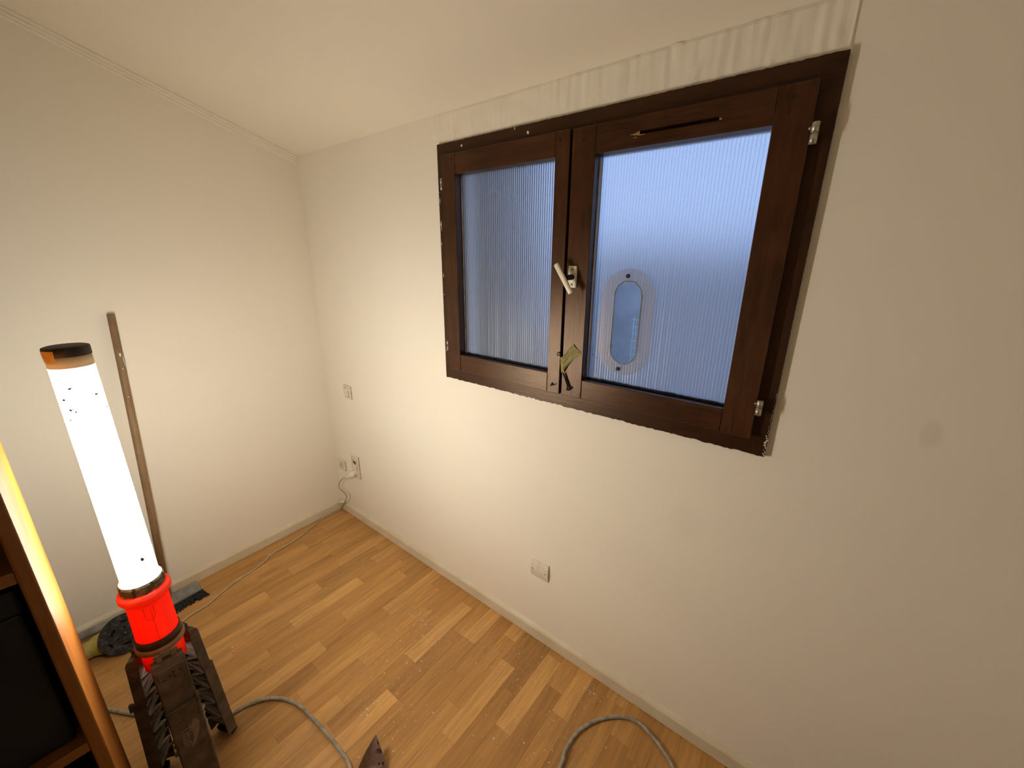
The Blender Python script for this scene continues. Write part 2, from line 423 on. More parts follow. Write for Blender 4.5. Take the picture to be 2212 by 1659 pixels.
def sleeve_material():
    m, nt, p = new_mat('milky_sleeve')
    out = nt.nodes['Material Output']
    df = nd(nt, 'ShaderNodeBsdfDiffuse'); df.inputs['Color'].default_value = (.80, .68, .52, 1)
    tl = nd(nt, 'ShaderNodeBsdfTranslucent'); tl.inputs['Color'].default_value = (.82, .66, .46, 1)
    mx = nd(nt, 'ShaderNodeMixShader'); mx.inputs[0].default_value = .35
    nt.links.new(df.outputs[0], mx.inputs[1]); nt.links.new(tl.outputs[0], mx.inputs[2])
    nt.links.new(mx.outputs[0], out.inputs['Surface'])
    return m
M_SLEEVE = sleeve_material()
M_AMBER = mottled('amber_adhesive', (.80, .46, .10, 1), (.92, .62, .20, 1), 50, .5)

# ------------------------------------------------------------------ the room shell
XR, YB = 3.25, -2.75
CZ, CS = 2.008, 0.298
SK = 0.026                      # slight skew of the left wall
lw = lambda y: -SK * y          # x of the left wall at y
WX0, WX1, WZ0, WZ1 = 1.036, 2.177, 1.062, 1.9115     # window frame outer edges

bm = bmesh.new()
ox0, ox1, oz0, oz1 = WX0 + .02, WX1 - .02, WZ0 + .02, WZ1 - .02
box(bm, -.12, ox0, 0, .2, -.01, CZ)
box(bm, ox1, XR + .12, 0, .2, -.01, CZ)
box(bm, ox0, ox1, 0, .2, -.01, oz0)
box(bm, ox0, ox1, 0, .2, oz1, CZ)
tag(obj('wall_back', bm, M_WALL), kind='structure')
wall_back = bpy.data.objects['wall_back']

bm = bmesh.new()
prism(bm, [(0, 0, 0), (lw(YB), YB, 0), (lw(YB), YB, CZ - CS * YB), (0, 0, CZ)], (-.12, 0, 0))
tag(obj('wall_left', bm, M_WALL), kind='structure')
bm = bmesh.new()
prism(bm, [(XR, 0, -.01), (XR, YB, -.01), (XR, YB, CZ - CS * YB), (XR, 0, CZ)], (.12, 0, 0))
tag(obj('wall_right', bm, M_WALL), kind='structure')
bm = bmesh.new()
box(bm, -.12, XR + .12, YB - .12, YB, -.01, CZ - CS * YB)
tag(obj('wall_rear', bm, M_WALL), kind='structure')
bm = bmesh.new()
prism(bm, [(-.12, .2, CZ - CS * .2), (-.12, YB - .12, CZ - CS * (YB - .12)), (XR + .12, YB - .12, CZ - CS * (YB - .12)), (XR + .12, .2, CZ - CS * .2)], (0, 0, .1))
tag(obj('ceiling', bm, M_CEIL), kind='structure')

# floor: underlay plus one object for each laminate strip
bm = bmesh.new(); box(bm, -.12, XR + .12, YB - .12, .2, -.05, -.0065)
floor = tag(obj('floor', bm, M_FLOORBASE), kind='structure')
PW, PL, PX0 = .0652, .33, .617
random.seed(11)
phase = {0: -.286, 2: -.124, 8: -.068, 10: -.194, 13: -.171, 15: -.040, 17: -.213, 12: -.082, -3: -.295, -1: -.166, -8: -.192,
         -4: -.610, -2: -.430, 4: -.320, 9: -.527, 7: -.653, 1: -.735, 3: -.582, 5: -.413, 19: -.052, 6: -.856, -7: -.328, -5: -.145, -6: -.262, 11: -.324, 14: -.253, 16: -.145, 18: -.27}
tones = {(0, -.45): .95, (2, -.29): .72, (-3, -.15): .82, (-1, -.09): .74, (-8, -.10): .8, (-4, -.75): .78, (-2, -.56): .78, (-2, -.9): .7, (4, -.2): .82,
         (8, -.23): 1.0, (10, -.1): .95, (13, -.33): .86, (15, -.2): .92, (17, -.1): .84, (12, -.04): .86, (9, -.68): .86, (7, -.75): .84,
         (1, -.85): .70, (3, -.68): .78, (5, -.55): .78, (4, -.75): .10, (9, -.30): .28, (13, -.08): .18, (-2, -.30): .36, (19, -.03): .86,
         (6, -.95): .62, (-7, -.45): .74, (-5, -.30): .66, (14, -.15): .2, (14, -.40): .24, (11, -.45): .3, (12, -.30): .45, (3, -.35): .3, (1, -.45): .34,
         (-1, -.35): .4, (2, -.6): .45, (8, -.6): .32, (10, -.4): .34, (16, -.3): .18, (18, -.1): .3, (18, -.45): .2, (20, -.2): .2, (21, -.2): .26, (22, -.2): .34}  # some right-hand planks toned low: the lamp's falloff put into their colour
C_DK, C_MID, C_LT = Vector((.39, .190, .058)), Vector((.525, .270, .082)), Vector((.68, .375, .128))
def tone_col(t):
    return (C_DK.lerp(C_MID, t / .5) if t < .5 else C_MID.lerp(C_LT, (t - .5) / .5))
pm_cache = {}
def plank_mesh(w, l):
    key = (round(w, 4), round(l, 4))
    if key not in pm_cache:
        b = bmesh.new(); box(b, -w / 2 + .00012, w / 2 - .00012, -l / 2 + .00012, l / 2 - .00012, -.006, 0, .0003)
        pm_cache[key] = mesh_from(b, 'plank'); pm_cache[key].materials.append(M_PLANK)
    return pm_cache[key]
YF = -1.72
for c in range(-10, 25):
    x0 = PX0 + c * PW; x1 = x0 + PW
    if x1 < -.01: continue
    ph = phase.get(c, -random.uniform(0, PL))
    while ph < 0: ph += PL
    y1 = ph
    while y1 > YF:
        a, b_ = max(y1 - PL, YF), min(y1, .0)
        if b_ - a > .004:
            o = bpy.data.objects.new('plank', plank_mesh(PW, b_ - a))
            o.location = ((x0 + x1) / 2, (a + b_) / 2, 0)
            t = random.choice([.38, .44, .5, .54, .58, .62, .3])
            for (cc, yy), tv in tones.items():
                if cc == c and a <= yy <= b_: t = tv
            k = tone_col(t) * random.uniform(.97, 1.03)
            o.color = (k.x, k.y, k.z, 1)
            link(o, floor)
        y1 -= PL
# the rest of the floor behind the viewer
bm = bmesh.new(); box(bm, -.1, XR, YB, YF - .0005, -.006, 0); box(bm, PX0 + 25 * PW + .0005, XR, YF, 0, -.006, 0)
o = obj('plank', bm, M_PLANK, floor); o.color = (.325, .165, .06, 1)

# baseboards
def baseboard(name, p0, p1, inward, h=.0635, d=.0145, ragged=0):
    """sweep of a bevelled board profile from p0 to p1 on the floor"""
    bm = bmesh.new(); rnd = random.Random(ragged)
    p0, p1, inward = Vector(p0), Vector(p1), Vector(inward)
    n = 90; prof = [(0, 0), (d, 0.0015), (d, h - .016), (d - .003, h - .010), (d - .009, h - .003), (0.002, h), (0, h)]
    rings = []
    for i in range(n + 1):
        p = p0.lerp(p1, i / n)
        wob = rnd.uniform(-1, 1)
        ring = []
        for k, (u, z) in enumerate(prof):
            jz = rnd.uniform(-.0012, .0012) if k in (5,) else 0
            ju = rnd.uniform(-.0005, .0007) if k in (3, 4) else 0
            ring.append(bm.verts.new(p + inward * (u + ju) + Vector((0, 0, z + jz))))
        rings.append(ring)
    for a, b in zip(rings[:-1], rings[1:]):
        for k in range(len(prof) - 1):
            bm.faces.new((a[k], a[k + 1], b[k + 1], b[k]))
    bm.faces.new(rings[0]); bm.faces.new(rings[-1][::-1])
    return tag(obj(name, bm, M_BASE), kind='structure')
baseboard('baseboard_back', (.001, 0, 0), (XR, 0, 0), (0, -1, 0), ragged=3)
baseboard('baseboard_left', (0, -.0148, 0), (lw(YB), YB, 0), Vector((1, SK, 0)).normalized(), h=.062, ragged=4)

# ribbed cornice strip where the left wall meets the sloping ceiling
bm = bmesh.new()
prof = [(0, -.036), (.004, -.0355)]
for k in range(3):                       # three rounded flutes on a sloping face turned down into the room
    for a in range(7):
        t = a / 6; w = (k + t) / 3
        bul = .0032 * math.sin(math.pi * t)
        prof.append((.004 + .0125 * w + bul * .85, -.034 + .034 * w - bul * .5))
prof += [(.0165, .003), (0, .003)]
rings = []
for y in (-.0005, YB):
    rings.append([bm.verts.new((lw(y) + u, y, CZ - CS * y + z)) for u, z in prof])
for k in range(len(prof) - 1):
    bm.faces.new((rings[0][k], rings[0][k + 1], rings[1][k + 1], rings[1][k]))
bm.faces.new(rings[0]); bm.faces.new(rings[1][::-1])
tag(obj('trim_1', bm, M_TRIM), kind='structure')

# rough filler strip between window head and ceiling
bm = bmesh.new(); rnd = random.Random(8)
nx, nz = 260, 14
px0, px1, pz0, pz1 = 1.0, 2.179, WZ1 - .004, CZ - .001
from mathutils import noise as mnoise
grid = []
for i in range(nx + 1):
    col = []
    u = i / nx; x = px0 + (px1 - px0) * u
    for j in range(nz + 1):
        v = j / nz; z = pz0 + (pz1 - pz0) * v
        base = .0026 * min(1, u / .08)
        streak = mnoise.noise(Vector((x * 62, z * 7, 1.3))) * .0024
        streak2 = max(0, mnoise.noise(Vector((x * 23 + 5, z * 16, 4.1))) - .22) * .0085
        ridge = .0007 if i >= nx - 1 else 0
        if v > .93: base *= (1 - v) / .07
        y = -min(.0048, max(.0003, (base + streak + streak2 + ridge * (v < .93))))
        if i == nx or i == 0: y = .0
        col.append(bm.verts.new((x, y, z)))
    grid.append(col)
for i in range(nx):
    for j in range(nz):
        bm.faces.new((grid[i][j], grid[i + 1][j], grid[i + 1][j + 1], grid[i][j + 1]))
obj('filler_strip', bm, M_PATCH, wall_back)

# ------------------------------------------------------------------ the window
FY, SY = -.0115, -.030          # faces of the frame and of the sashes
win = empty('window_1', (WX0, 0, WZ0)); tag(win, 'dark mahogany casement window with two ribbed plastic panes', 'window', kind='structure')
def wpart(name, bm, mat, parent=win, smooth=False):
    o = obj(name, bm, mat, None, smooth)
    o.parent = parent
    o.matrix_parent_inverse = Matrix.Translation(-Vector(win.location)) if parent is win else Matrix.Identity(4)
    return o
fb = .0015
def ragged_bar(bm, x0, x1, y0, y1, z0, z1, side, seed, amp=.0016):
    """bar with one visible edge left uneven where the wall paint ends"""
    rnd = random.Random(seed)
    horiz = (x1 - x0) > (z1 - z0); n = 150
    rings = []
    for i in range(n + 1):
        t = i / n; j = rnd.uniform(-amp, amp) * (rnd.random() < .6)
        if horiz:
            x = x0 + (x1 - x0) * t
            lo, hi = (z0 + j, z1) if side == 'lo' else (z0, z1 + j)
            ring = [(x, y1, lo), (x, y0, lo), (x, y0, hi), (x, y1, hi)]
        else:
            z = z0 + (z1 - z0) * t
            lo, hi = (x0 + j, x1) if side == 'lo' else (x0, x1 + j)
            ring = [(lo, y1, z), (lo, y0, z), (hi, y0, z), (hi, y1, z)]
        rings.append([bm.verts.new(q) for q in ring])
    for a, b in zip(rings[:-1], rings[1:]):
        for k in range(4): bm.faces.new((a[k], a[(k + 1) % 4], b[(k + 1) % 4], b[k]))
    bm.faces.new(rings[0]); bm.faces.new(rings[-1][::-1])
FWD = .058
bm = bmesh.new(); ragged_bar(bm, WX0, WX1, FY, .09, WZ1 - FWD, WZ1, 'hi', 1, .0008); wpart('frame_head', bm, M_FRAMEX)
bm = bmesh.new(); ragged_bar(bm, WX0, WX1, FY, .09, WZ0, WZ0 + FWD, 'lo', 2, .0022); wpart('frame_sill', bm, M_FRAMEX)
bm = bmesh.new(); ragged_bar(bm, WX0, WX0 + FWD, FY, .09, WZ0 + FWD + .0006, WZ1 - FWD - .0006, 'lo', 3, .0005); wpart('frame_jamb', bm, M_FRAME)
bm = bmesh.new(); ragged_bar(bm, WX1 - FWD, WX1, FY, .09, WZ0 + FWD + .0006, WZ1 - FWD - .0006, 'hi', 4, .0003); wpart('frame_jamb', bm, M_FRAME)

def stadium(cx, cz, w, h, n=20):
    r = w / 2; s = h / 2 - r
    pts = [(cx + r * math.cos(math.pi * k / n), cz + s + r * math.sin(math.pi * k / n)) for k in range(n + 1)]
    pts += [(cx + r * math.cos(math.pi + math.pi * k / n), cz - s + r * math.sin(math.pi + math.pi * k / n)) for k in range(n + 1)]
    return pts
HC = (1.782, 1.353); HW, HH = .082, .240

def pane_mesh(x0, x1, z0, z1, y, hole=None, pitch=.0082):
    """ribbed sheet made of narrow columns; columns crossing the hole are split"""
    bm = bmesh.new(); sub = 4; n = int(round((x1 - x0) / pitch)) * sub
    xs = [x0 + (x1 - x0) * i / n for i in range(n + 1)]
    prof = [0.0, -.0010, -.0012, -.0010]
    rnd = random.Random(5)
    jit = [rnd.uniform(-.00008, .00008) for _ in xs]
    def span(x):
        if hole is None: return None
        (cx, cz), w, h = hole
        r = w / 2; d = abs(x - cx)
        if d >= r: return None
        e = (h / 2 - r) + math.sqrt(r * r - d * d)
        e2 = e + rnd.uniform(-.0012, .0012)
        return (cz - e2, cz + e)
    front = []
    for i, x in enumerate(xs):
        yy = y + prof[i % sub] + jit[i]
        front.append((x, yy, span(x)))
    def quad(a, b, za0, za1, zb0, zb1):
        vs = [bm.verts.new((a[0], a[1], za0)), bm.verts.new((b[0], b[1], zb0)), bm.verts.new((b[0], b[1], zb1)), bm.verts.new((a[0], a[1], za1))]
        bm.faces.new(vs)
    for a, b in zip(front[:-1], front[1:]):
        sa, sb = a[2], b[2]
        if sa is None and sb is None:
            quad(a, b, z0, z1, z0, z1); continue
        cz = hole[0][1]
        sa = sa or (cz - hole[2] / 2 + hole[1] / 2, cz + hole[2] / 2 - hole[1] / 2) if sa is None else sa
        sb = sb or (cz - hole[2] / 2 + hole[1] / 2, cz + hole[2] / 2 - hole[1] / 2) if sb is None else sb
        quad(a, b, z0, sa[0], z0, sb[0]); quad(a, b, sa[1], z1, sb[1], z1)
    bmesh.ops.remove_doubles(bm, verts=bm.verts, dist=1e-6)
    return bm

def make_sash(x0, x1, z0, z1, gx0, gx1, gz0, gz1, slot=None):
    yb = .03
    bm = bmesh.new()
    box(bm, x0, gx0, SY, yb, z0, z1, fb)
    box(bm, gx1, x1, SY, yb, z0, z1, fb)
    sash = wpart('sash', bm, M_WWOOD)
    bm = bmesh.new(); box(bm, gx0 + .0007, gx1 - .0007, SY + .0004, yb, z0, gz0, fb)
    wpart('rail', bm, M_WWOODX, sash)
    bm = bmesh.new()
    if slot:
        sx0, sx1, sz0, sz1 = slot
        a, b = gx0 + .0007, gx1 - .0007; yy = SY + .0004
        box(bm, a, b, yy, yb, gz1, sz0); box(bm, a, b, yy, yb, sz1, z1)
        box(bm, a, sx0, yy, yb, sz0, sz1); box(bm, sx1, b, yy, yb, sz0, sz1)
        box(bm, sx0, sx1, yy + .016, yb, sz0, sz1)
        bmesh.ops.remove_doubles(bm, verts=bm.verts, dist=1e-6)
    else:
        box(bm, gx0 + .0007, gx1 - .0007, SY + .0004, yb, gz1, z1, fb)
    wpart('rail', bm, M_WWOODX, sash)
    return sash
L = (1.0725, 1.5875, 1.107, 1.8705); LG = (1.1385, 1.541, 1.1725, 1.806)
Rr = (1.596, 2.1405, 1.108, 1.868); RG = (1.6675, 2.0715, 1.1695, 1.799)
sashL = make_sash(*L, *LG)
sashR = make_sash(*Rr, *RG, slot=(1.786, 1.966, 1.8255, 1.834))
wpart('pane', pane_mesh(LG[0] - .008, LG[1] + .008, LG[2] - .008, LG[3] + .008, .004), M_PANE, sashL)
wpart('pane', pane_mesh(RG[0] - .008, RG[1] + .008, RG[2] - .008, RG[3] + .008, .004, (HC, HW, HH)), M_PANE, sashR)
# dark sealant bead along the bottom of each opening
for G, s in ((LG, sashL), (RG, sashR)):
    bm = bmesh.new(); rnd = random.Random(int(G[0] * 100))
    pts = [(G[0] + .003 + (G[1] - G[0] - .006) * i / 40, -.001, G[2] + .003 + rnd.uniform(-.0007, .0007)) for i in range(41)]
    tube(bm, pts, [.0042 + rnd.uniform(-.0008, .0008) for _ in pts], 6)
    o = wpart('sealant_bead', bm, M_DKMETAL, s)
    bm = bmesh.new()
    tube(bm, [(G[1] - .002, -.0005, G[2] + .004 + (G[3] - G[2] - .008) * i / 30) for i in range(31)], [.0016 + rnd.uniform(-.0006, .0006) for _ in range(31)], 6)
    tube(bm, [(G[0] + .002, -.0005, G[2] + .004 + (G[3] - G[2] - .008) * i / 30) for i in range(31)], [.0016 + rnd.uniform(-.0006, .0006) for _ in range(31)], 6)
    wpart('glue_seam', bm, M_CRUMB, s)
# strip closing the dark gap between the sashes
bm = bmesh.new(); box(bm, L[1] - .004, Rr[0] + .004, .004, .03, L[2], L[3]); wpart('meeting_rebate', bm, M_BLACK)
# bare wood torn out at the left end of the vent slot
bm = bmesh.new()
prism(bm, [(1.760, SY - .0003, 1.8285), (1.768, SY - .0003, 1.8275), (1.772, SY - .0003, 1.8262), (1.786, SY - .0003, 1.8240), (1.800, SY - .0003, 1.8245), (1.800, SY - .0003, 1.8257), (1.7862, SY - .0003, 1.8257), (1.7855, SY - .0003, 1.8338), (1.779, SY - .0003, 1.8318), (1.775, SY - .0003, 1.8300), (1.770, SY - .0003, 1.8296)], (0, .002, 0))
prism(bm, [(1.768, SY - .0003, 1.8205), (1.780, SY - .0003, 1.8195), (1.778, SY - .0003, 1.8225)], (0, .002, 0))
prism(bm, [(1.9665, SY - .0003, 1.8262), (1.9715, SY - .0003, 1.8268), (1.9725, SY - .0003, 1.8282), (1.9685, SY - .0003, 1.8300), (1.9665, SY - .0003, 1.8325)], (0, .002, 0))
wpart('torn_wood', bm, M_BARE, sashR)
# dowel pegs
for s, pts in ((sashL, [(1.124, 1.853), (1.549, 1.853), (1.556, 1.848)]), (sashR, [(1.637, 1.853), (1.629, 1.838), (2.088, 1.848), (2.094, 1.818), (2.10, 1.846)])):
    for (x, z) in pts:
        bm = bmesh.new()
        bmesh.ops.create_cone(bm, cap_ends=True, segments=12, radius1=.0042, radius2=.0036, depth=.0016, matrix=Matrix.Translation((x, SY - .0004, z)) @ Matrix.Rotation(math.pi / 2, 4, 'X'))
        wpart('peg', bm, M_FRAME, s)
# white paint flecks left on the frame
rnd = random.Random(21); bm = bmesh.new()
def fleck(bm, x, y, z, w, h, a=0.0):
    n = 7; rr = random.Random(int(x * 9999 + z * 777))
    pts = []
    for k in range(n):
        t = 2 * math.pi * k / n; q = rr.uniform(.65, 1)
        u, v = w * q * math.cos(t), h * q * math.sin(t)
        pts.append((x + u * math.cos(a) - v * math.sin(a), y, z + u * math.sin(a) + v * math.cos(a)))
    prism(bm, pts, (0, .0012, 0))
for (x, z, w, h) in ((1.157, 1.8925, .004, .0055), (1.432, 1.8885, .005, .006), (1.382, 1.908, .002, .005)):
    fleck(bm, x, FY - .0006, z, w, h, .3)
for k in range(16):
    fleck(bm, WX1 - rnd.uniform(.0005, .005), FY - .0005, WZ0 + .004 + k * .0035 + rnd.uniform(-.001, .001), rnd.uniform(.0008, .0034), rnd.uniform(.0008, .0026), rnd.uniform(-1, 1))
for k in range(26):
    fleck(bm, WX1 - rnd.uniform(.0005, .003), FY - .0005, WZ0 + .06 + k * .0042, rnd.uniform(.0004, .0011), rnd.uniform(.0006, .0015), rnd.uniform(-1, 1))
for k in range(7):
    fleck(bm, WX0 + rnd.uniform(.002, .012), FY - .0005, rnd.uniform(WZ0 + .1, WZ1 - .15), rnd.uniform(.0006, .0016), rnd.uniform(.001, .009), 0)
fleck(bm, WX0 + .007, FY - .0005, 1.645, .0016, .022, 0); fleck(bm, WX0 + .005, FY - .0005, 1.73, .0014, .010, 0)
o = wpart('paint_flecks', bm, M_CRUMB); o['kind'] = 'stuff'
# droplets of paint on the panes
bm = bmesh.new(); rnd = random.Random(4)
def drop(x, z, r):
    bmesh.ops.create_icosphere(bm, subdivisions=1, radius=r, matrix=Matrix.Translation((x, .0022, z)) @ Matrix.Diagonal((1, .35, 1, 1)))
for k in range(60):
    drop(RG[0] + .012 + abs(rnd.gauss(0, .03)), RG[2] + .01 + abs(rnd.gauss(0, .07)), rnd.choice([.0006, .0008, .0011, .0016, .0024]))
for k in range(70):
    drop(LG[1] - .012 - abs(rnd.gauss(0, .09)), LG[2] + .01 + abs(rnd.gauss(0, .09)), rnd.choice([.0005, .0007, .0009, .0013, .002]))
for k in range(40):
    drop(rnd.uniform(LG[0] + .01, LG[1] - .01), rnd.uniform(LG[2], LG[3]), rnd.choice([.0004, .0006, .0008]))
o = wpart('paint_droplets', bm, M_CRUMB, win); o['kind'] = 'stuff'

# barrel hinges
def hinge(x, z0, z1, y, r, jx):
    bm = bmesh.new(); zm = (z0 + z1) / 2
    tube(bm, [(x, y, z0), (x, y, zm - .0006)], r, 14)
    tube(bm, [(x, y, zm - .0006), (x, y, zm + .0006)], r * .7, 14)
    tube(bm, [(x, y, zm + .0006), (x, y, z1 - .001), (x, y, z1)], [r, r, r * .75], 14)
    o = wpart('hinge', bm, M_STEEL, win, True)
    bm = bmesh.new(); bmesh.ops.create_uvsphere(bm, u_segments=10, v_segments=6, radius=r * .45, matrix=Matrix.Translation((x + jx, y, zm + .009)))
    h = obj('grease_screw', bm, M_STEEL, o, True)
for z0, z1 in ((1.7535, 1.793), (1.173, 1.2105)):
    hinge(2.1475, z0, z1, SY - .001, .0072, -.0085)
for z0, z1 in ((1.762, 1.80), (1.181, 1.218)):
    hinge(1.0665, z0, z1, SY + .006, .0055, .0065)

# handle
bm = bmesh.new()
mt = Matrix.Translation((1.607, SY - .034, 1.476)) @ Matrix.Rotation(math.radians(-34), 4, 'Y')
box(bm, -.0078, .0078, -.005, .005, -.050, .050, .004, 3, mt)
hd = wpart('window_handle', bm, M_IVORY, win, True)
bm = bmesh.new(); box(bm, 1.6055, 1.6335, SY - .007, SY + .001, 1.449, 1.512, .0035, 3); obj('base_plate', bm, M_IVORY, hd, True)
bm = bmesh.new(); tube(bm, [(1.6195, SY - .005, 1.480), (1.617, SY - .030, 1.479)], [.0085, .0075], 14); obj('spindle', bm, M_DKMETAL, hd, True)
for z in (1.502, 1.458):
    bm = bmesh.new(); bmesh.ops.create_uvsphere(bm, u_segments=12, v_segments=8, radius=.0045, matrix=Matrix.Translation((1.6195, SY - .0068, z)) @ Matrix.Diagonal((1, .5, 1, 1)))
    obj('screw', bm, M_STEEL, hd, True)

# oval vent plate with two screws
bm = bmesh.new()
oo = stadium(HC[0], HC[1] + .002, .155, .305); ii = stadium(HC[0], HC[1] + .002, HW - .003, HH - .003)
rnd = random.Random(2)
ii = [(x + rnd.uniform(-.0013, .0013), z + rnd.uniform(-.0013, .0013)) for x, z in ii]
rings = [[bm.verts.new((x, y, z)) for x, z in P] for P, y in ((oo, -.0005), (oo, -.0040), (ii, -.0040), (ii, -.0005))]
for k in range(4):
    a, b = rings[k], rings[(k + 1) % 4]; n = len(a)
    for i in range(n): bm.faces.new((a[i], a[(i + 1) % n], b[(i + 1) % n], b[i]))
vp = wpart('vent_plate', bm, M_PLATE)
# notches round the hole where the tabs sat
bm = bmesh.new()
tube(bm, [(x, -.0022, z) for x, z in ii + ii[:1]], [.0016 + rnd.uniform(-.0006, .0008) for _ in range(len(ii) + 1)], 6)
obj('vent_rim', bm, M_GREYPL, vp)
for x, z in ((1.778, 1.487), (1.772, 1.219)):
    bm = bmesh.new()
    bmesh.ops.create_cone(bm, cap_ends=True, segments=14, radius1=.0062, radius2=.0045, depth=.006, matrix=Matrix.Translation((x, -.007, z)) @ Matrix.Rotation(math.pi / 2, 4, 'X'))
    obj('screw', bm, M_DKMETAL, vp)

# wire hook, its eye and the staple on the other sash
bm = bmesh.new()
tube(bm, spline([(1.594, SY - .004, 1.238), (1.590, SY - .006, 1.2465), (1.583, SY - .007, 1.2475), (1.580, SY - .007, 1.243), (1.583, SY - .007, 1.238), (1.590, SY - .006, 1.2385), (1.594, SY - .006, 1.230), (1.601, SY - .006, 1.190), (1.6235, SY - .005, 1.139)], 5), .0017, 6)
tube(bm, [(1.607, SY - .006, 1.182), (1.6285, SY - .005, 1.139)], .0016, 6)
hk = wpart('latch_hook', bm, M_DKMETAL, win, True)
bm = bmesh.new()
tube(bm, [(1.626 + .0055 * math.cos(t), SY - .005 - .002 * math.sin(t * 2), 1.136 + .0055 * math.sin(t)) for t in [2 * math.pi * k / 14 for k in range(15)]], .0022, 6)
tube(bm, [(1.622, SY - .003, 1.131), (1.616, SY - .001, 1.129)], .0018, 6); tube(bm, [(1.632, SY - .003, 1.138), (1.639, SY - .001, 1.141)], .0018, 6)
obj('screw_eye', bm, M_DKMETAL, hk, True)
bm = bmesh.new()
tube(bm, spline([(1.556, SY, 1.130), (1.560, SY - .005, 1.134), (1.566, SY - .008, 1.136), (1.5745, SY - .006, 1.1385)], 4), .0018, 6)
tube(bm, [(1.563, SY, 1.143), (1.561, SY - .004, 1.138), (1.557, SY, 1.133)], .0015, 6)
obj('staple', bm, M_DKMETAL, hk, True)

# scrap of masking tape over the hook
bm = bmesh.new()
cols = [((1.592, 1.232), (1.599, 1.182), -.009), ((1.600, 1.236), (1.606, 1.191), -.0105), ((1.609, 1.246), (1.611, 1.199), -.0085), ((1.619, 1.262), (1.618, 1.210), -.0062), ((1.633, 1.279), (1.627, 1.222), -.0045), ((1.642, 1.270), (1.634, 1.229), -.0026), ((1.6615, 1.2565), (1.6535, 1.246), -.0012)]
fa = []
for (a, b, y) in cols:
    fa.append([bm.verts.new((a[0] + (b[0] - a[0]) * k / 5, SY + y + (.0014 if (k % 2) else 0), a[1] + (b[1] - a[1]) * k / 5)) for k in range(6)])
for a, b in zip(fa[:-1], fa[1:]):
    for k in range(5): bm.faces.new((a[k], b[k], b[k + 1], a[k + 1]))
r = bmesh.ops.solidify(bm, geom=list(bm.faces), thickness=.0003)
tp = obj('masking_tape', bm, M_TAPE)
tag(tp, 'crumpled scrap of yellow masking tape stuck over the window hook', 'tape')

# ------------------------------------------------------------------ sockets, switch and plug on the window wall
def plate(name, x0, x1, z0, z1, label, cat, d=.009, worn=True, mat=None):
    t = empty(name, ((x0 + x1) / 2, 0, z0)); tag(t, label, cat)
    inv = Matrix.Translation(-Vector(t.location))
    def add(nm, bm, m, smooth=False):
        o = obj(nm, bm, m); o.parent = t; o.matrix_parent_inverse = inv; return o
    bm = bmesh.new(); box(bm, x0, x1, -d, 0, z0, z1, .003, 2); add('plate', bm, mat or M_SWITCH)
    return t, add
t, add = plate('light_switch', .197, .266, .786, .862, 'small painted-over light switch on the window wall above the sockets', 'switch')
bm = bmesh.new(); box(bm, .212, .247, -.0125, -.008, .800, .848, .002); add('rocker', bm, M_SWITCH)
bm = bmesh.new()
for (a, b, c_, d_) in ((.2095, .2112, .80, .850), (.2095, .236, .8495, .8515), (.2485, .2500, .797, .838), (.222, .249, .7965, .7985)): box(bm, a, b, -.0097, -.0088, c_, d_)
rnd = random.Random(3)
for k in range(8): box(bm, .2655, .2675, -.004, -.0002, .788 + k * .009, .788 + k * .009 + rnd.uniform(.003, .007))
add('grime_lines', bm, M_GRIME)
t, add = plate('tv_outlet', .036, .106, .289, .359, 'small square outlet with a dark slot beside the room corner', 'outlet')
bm = bmesh.new(); box(bm, .058, .086, -.0125, -.008, .306, .345, .002); add('module', bm, M_SWITCH)
bm = bmesh.new(); box(bm, .069, .0745, -.0132, -.0120, .311, .339)
for (a, b, c_, d_) in ((.056, .0575, .306, .347), (.0865, .088, .31, .352)): box(bm, a, b, -.0097, -.0088, c_, d_)
for k in range(6): box(bm, .1055, .1075, -.004, -.0002, .291 + k * .011, .291 + k * .011 + rnd.uniform(.003, .008))
add('slot', bm, M_GRIME)
t, add = plate('double_socket', .187, .262, .291, .434, 'tall painted double socket on the window wall with a plug in its lower half', 'socket')
for zc in (.397, .328):
    bm = bmesh.new(); lathe(bm, [(.0215, 0), (.0215, .003), (.0185, .003), (.0175, -.004), (0.0001, -.004)], 28)
    bmesh.ops.transform(bm, matrix=Matrix.Translation((.2245, -.009, zc)) @ Matrix.Rotation(math.pi / 2, 4, 'X'), verts=bm.verts)
    add('socket_well', bm, M_SWITCH)
bm = bmesh.new()
for k in range(13): box(bm, .2612, .2632, -.004, -.0002, .293 + k * .0108, .293 + k * .0108 + rnd.uniform(.003, .008))
for (a, b, c_, d_) in ((.199, .2005, .37, .42), (.2005, .214, .4235, .4245), (.2465, .248, .372, .415), (.243, .2475, .34, .37)): box(bm, a, b, -.0097, -.0088, c_, d_)
for dx in (-.0095, .0095): bmesh.ops.create_cone(bm, cap_ends=True, segments=10, radius1=.0026, radius2=.0026, depth=.001, matrix=Matrix.Translation((.2245 + dx, -.0053, .397)) @ Matrix.Rotation(math.pi / 2, 4, 'X'))
add('grime_lines', bm, M_GRIME)

# blank plate
t = empty('blank_plate', (1.521, 0, .307)); tag(t, 'square blank cover plate low on the wall under the window', 'plate')
inv = Matrix.Translation(-Vector(t.location))
bm = bmesh.new()
